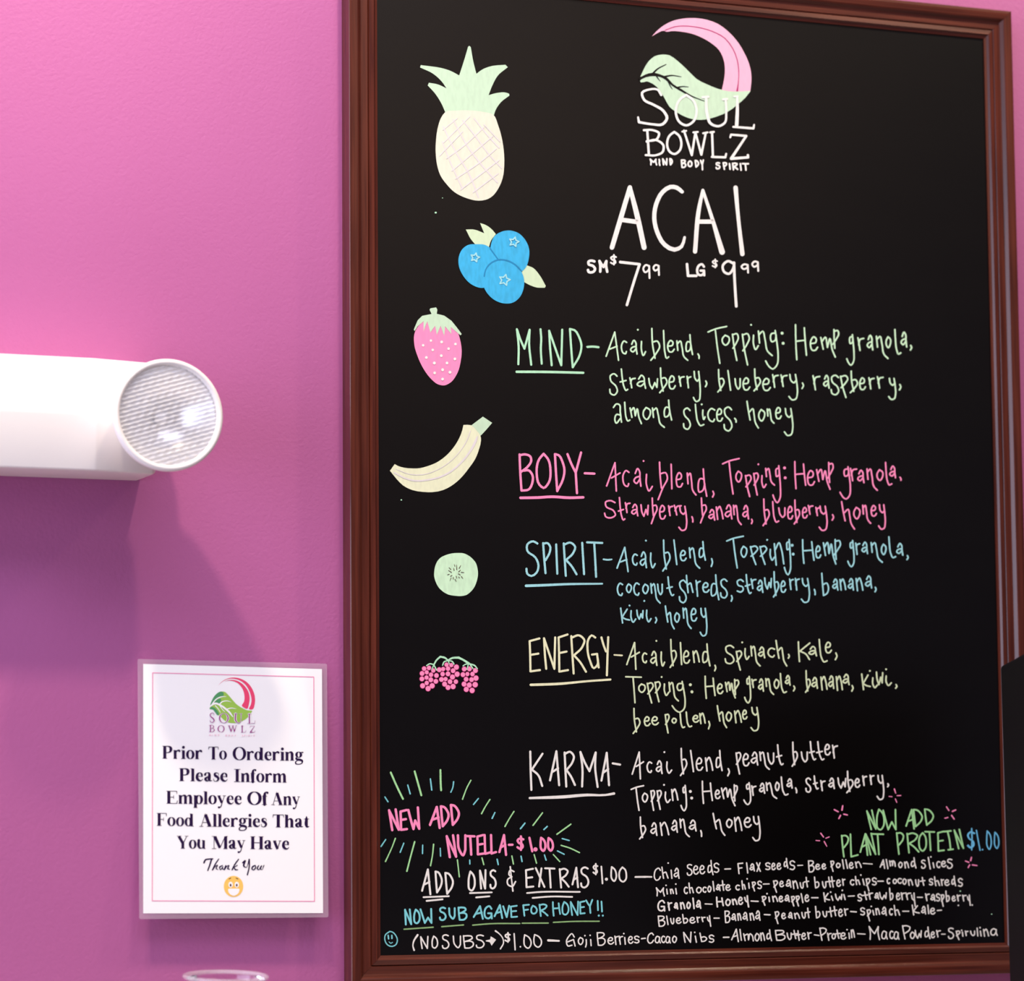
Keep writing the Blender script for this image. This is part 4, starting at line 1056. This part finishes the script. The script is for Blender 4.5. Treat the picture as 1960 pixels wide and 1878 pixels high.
kk.build('script_line', M['ink'], sign, 'slanted script line Thank You')
sm = group_part('smiley_print', sign, 'round yellow smiling face printed under the thanks')
kk = Ink(on_sign(0.0005)); kk.dot(250 + 965 / 4.9, 1500 + 965 / 4.9, 18.6, 20.2, 32); kk.build('face', flat('FBC964', 'yellow_print'), sm)
kk = Ink(on_sign(0.0006))
for ex in (938, 996):
    kk.dot(250 + ex / 4.9, 1500 + 948 / 4.9, 4.2, 5.6, 16)
fill(kk, T27, "915,992 965,986 1020,992 1012,1025 965,1052 922,1025")
kk.build('eyes_and_teeth', M['paper'], sm, 'white eyes and open mouth')
kk = Ink(on_sign(0.0007))
for ex in (938, 995):
    kk.dot(250 + ex / 4.9, 1500 + 953 / 4.9, 1.7, 2.7, 12)
marks(kk, T27, "922,895,6 940,886,6;988,886,6 1008,895,6", 1.0)
kk.build('pupils_and_brows', flat('5A2A28', 'brown_print'), sm, 'dark brown pupils and brows')

# ------------------------------------------------------------------ the emergency light
EML = thing('emergency_light', 'white plastic emergency light with a round lamp head on the pink wall', 'emergency light', at(200, 800, WALL))
W0 = WALL - 0.0003
DM, DT, DB, DE = W0 - 0.092, W0 - 0.078, W0 - 0.086, W0 - 0.050      # crease, top, bottom, end


def sec(px, scale_d, inset=0.0):
    """vertical section at photo column px: back top, front top, crease, front bottom, back bottom"""
    x = at(px, 790, W0 - 0.092 * scale_d)[0]
    zt = at(0, 678, DT)[2] - inset
    zc = at(0, 787, DM)[2]
    zb = at(0, 895, DB)[2] + inset
    d = lambda v: W0 - (W0 - v) * scale_d
    return [(x, W0, zt + 0.002), (x, d(DT), zt), (x, d(DM), zc), (x, d(DB), zb), (x, W0, zb - 0.002)]


x_r = at(186, 790, DM)[0]
x_end = at(286, 890, W0 - 0.035)[0]
x_l = x_r - 0.30
zt, zc, zb = at(100, 681.5, DT)[2], at(100, 789, DM)[2], at(100, 898, DB)[2]


def section(x, k_, ins):
    d = lambda v: W0 - (W0 - v) * k_
    return [(x, W0, zt - ins), (x, d(DT), zt - ins), (x, d(DM), zc), (x, d(DB), zb + ins), (x, W0, zb + ins)]


secs = [section(x_l - (x_end - x_r), 0.52, 0.004), section(x_l - (x_end - x_r) + 0.004, 0.60, 0.0), section(x_l, 1, 0),
        section(x_r, 1, 0), section(x_end - 0.005, 0.80, 0.0), section(x_end, 0.72, 0.004)]
bm = bmesh.new()
rows = [[bm.verts.new(v) for v in s] for s in secs]
for a, b in zip(rows, rows[1:]):
    for i in range(5):
        j = (i + 1) % 5
        bm.faces.new([a[i], a[j], b[j], b[i]])
bm.faces.new(rows[0])
bm.faces.new(rows[-1][::-1])
bmesh.ops.recalc_face_normals(bm, faces=bm.faces[:])
bmesh.ops.bevel(bm, geom=bm.edges[:], offset=0.0022, segments=3, affect='EDGES', profile=0.5, clamp_overlap=True)
from_bm('housing', bm, M['whitep'], EML, smooth=True)


def lamp_head(name, c, sign_x=1):
    """c: centre of the front rim"""
    ax = Vector((0.0, -1, 0.0))
    h = group_part(name, EML)
    R = 0.0635
    lathe('lamp_shell', [(0.001, -0.072), (0.022, -0.072), (0.030, -0.066), (0.042, -0.050), (0.054, -0.028), (0.0605, -0.012), (R, -0.006), (R, 0.0), (R - 0.0006, 0.0020), (R - 0.003, 0.0030), (R - 0.0058, 0.0024), (R - 0.0066, 0.0005), (R - 0.007, -0.004), (R - 0.007, -0.010)],
          c, ax, M['whitep'], h, seg=72)
    lathe('reflector', [(R - 0.0072, -0.006), (0.050, -0.014), (0.040, -0.026), (0.028, -0.036), (0.014, -0.043), (0.006, -0.045)], c, ax, M['mirror'], h, seg=72)
    lathe('bulb', [(0.0005, -0.020), (0.004, -0.021), (0.0065, -0.025), (0.0065, -0.034), (0.004, -0.045)], c, ax, M['bulb'], h, seg=20)
    # ribbed lens: shallow waves in two directions, tilted like in the photograph
    rl = R - 0.0074
    n = 150
    vs, fs, idx = [], [], {}
    th = math.radians(17)
    for i in range(n + 1):
        for j in range(n + 1):
            x, z = (i / n * 2 - 1) * rl, (j / n * 2 - 1) * rl
            r = math.hypot(x, z)
            if r > rl * 1.02:
                continue
            u, v = x * math.cos(th) + z * math.sin(th), -x * math.sin(th) + z * math.cos(th)
            y = 0.0013 * math.sin(v * 2 * math.pi / 0.0048) + 0.0006 * math.sin(u * 2 * math.pi / 0.010 + 2 * math.sin(v * 400)) + 0.003 * (1 - (r / rl) ** 2)
            idx[i, j] = len(vs)
            vs.append((c[0] + x, c[1] - y + 0.0025, c[2] + z))
    for i in range(n):
        for j in range(n):
            q = [(i, j), (i + 1, j), (i + 1, j + 1), (i, j + 1)]
            if all(a in idx for a in q):
                fs.append(tuple(idx[a] for a in q))
    obj('ribbed_lens', vs, fs, M['lens'], h, smooth=True)
    return h


M['mirror'] = mat('silvered_reflector', (0.95, 0.93, 0.92), 0.25, Metallic=0.6)
M['bulb'] = mat('frosted_bulb', (0.9, 0.87, 0.85), 0.2)
M['lens'] = film('clear_ribbed_lens', 0.42, (0.92, 0.91, 0.93), 0.08)
hc = at(322.5, 794.5, W0 - 0.128)
lamp_head('lamp_head', hc)

# ------------------------------------------------------------------ cup, counter and casing at the lower edge
M['cup'] = glass('clear_plastic_cup', (0.98, 0.98, 0.98), 0.02, 1.35)
CUPY = -0.16
cz = at(432, 1866, CUPY)
rc = (at(514, 1866, CUPY)[0] - at(350, 1866, CUPY)[0]) / 2 * 0.955
TOPZ = cz[2] - 0.125
cup = thing('plastic_cup', 'clear plastic cup with rolled rim below the notice', 'cup', (cz[0], CUPY, TOPZ))
tilt = Vector((0.0, -0.085, 1)).normalized()
cc = Vector((cz[0], CUPY, cz[2]))
lathe('cup_wall', [(rc - 0.0030, -0.004), (rc - 0.0034, -0.012), (rc - 0.006, -0.014), (rc - 0.018, -0.116), (0.0005, -0.1165), (0.0005, -0.1158), (rc - 0.0188, -0.1152), (rc - 0.0068, -0.0136), (rc - 0.0041, -0.0112), (rc - 0.0037, -0.004)],
      cc, tilt, M['cup'], cup, seg=72)
prof = [(rc - 0.0018 + 0.0024 * math.cos(a), -0.002 + 0.0022 * math.sin(a)) for a in [2 * math.pi * q / 12 for q in range(12)]]
M['cuprim'] = film('cup_rim_plastic', 0.24, (0.9, 0.86, 0.87), 0.06)
lathe('rolled_rim', prof, cc, tilt, M['cuprim'], cup, seg=96, closed=True)

ctr = thing('service_counter', 'pale service counter below the board', 'counter', (0, -0.3, 0))
box('counter_top', (-2.4, -0.62, TOPZ - 0.035), (2.6, WALL - 0.002, TOPZ - 0.001), M['counter'], ctr, 0.004)
box('counter_front', (-2.35, -0.58, 0.0), (2.55, -0.56, TOPZ - 0.036), M['counter'], ctr)

CY = -0.34
cs = thing('black_casing', 'plain black casing with a sloping top covering the lower right of the board frame', 'casing', (at(1925, 1600, CY)[0] + 0.2, CY - 0.1, TOPZ))
tb, bb = at(1914, 1275, CY), at(1932, 1878, CY)                 # far left edge, top and bottom
tf = at(1985, 1236, CY - 0.16)                                  # near left edge, top
back = [(bb[0] + (bb[0] - tb[0]) / (tb[2] - bb[2]) * (bb[2] - TOPZ), TOPZ), (tb[0], tb[2]), (tb[0] + 0.30, tb[2] + 0.01), (tb[0] + 0.30, TOPZ)]
front = [(tf[0] + 0.005, TOPZ), (tf[0], tf[2]), (tf[0] + 0.26, tf[2] + 0.01), (tf[0] + 0.26, TOPZ)]
bm = bmesh.new()
bv = [bm.verts.new((x, CY, z)) for x, z in back] + [bm.verts.new((x, CY - 0.16, z)) for x, z in front]
n = 4
bm.faces.new(bv[:n])
bm.faces.new(bv[n:][::-1])
for i in range(n):
    bm.faces.new([bv[i], bv[(i + 1) % n], bv[n + (i + 1) % n], bv[n + i]])
bmesh.ops.recalc_face_normals(bm, faces=bm.faces[:])
bmesh.ops.bevel(bm, geom=bm.edges[:], offset=0.004, segments=3, affect='EDGES', profile=0.5)
from_bm('casing_body', bm, M['case'], cs)
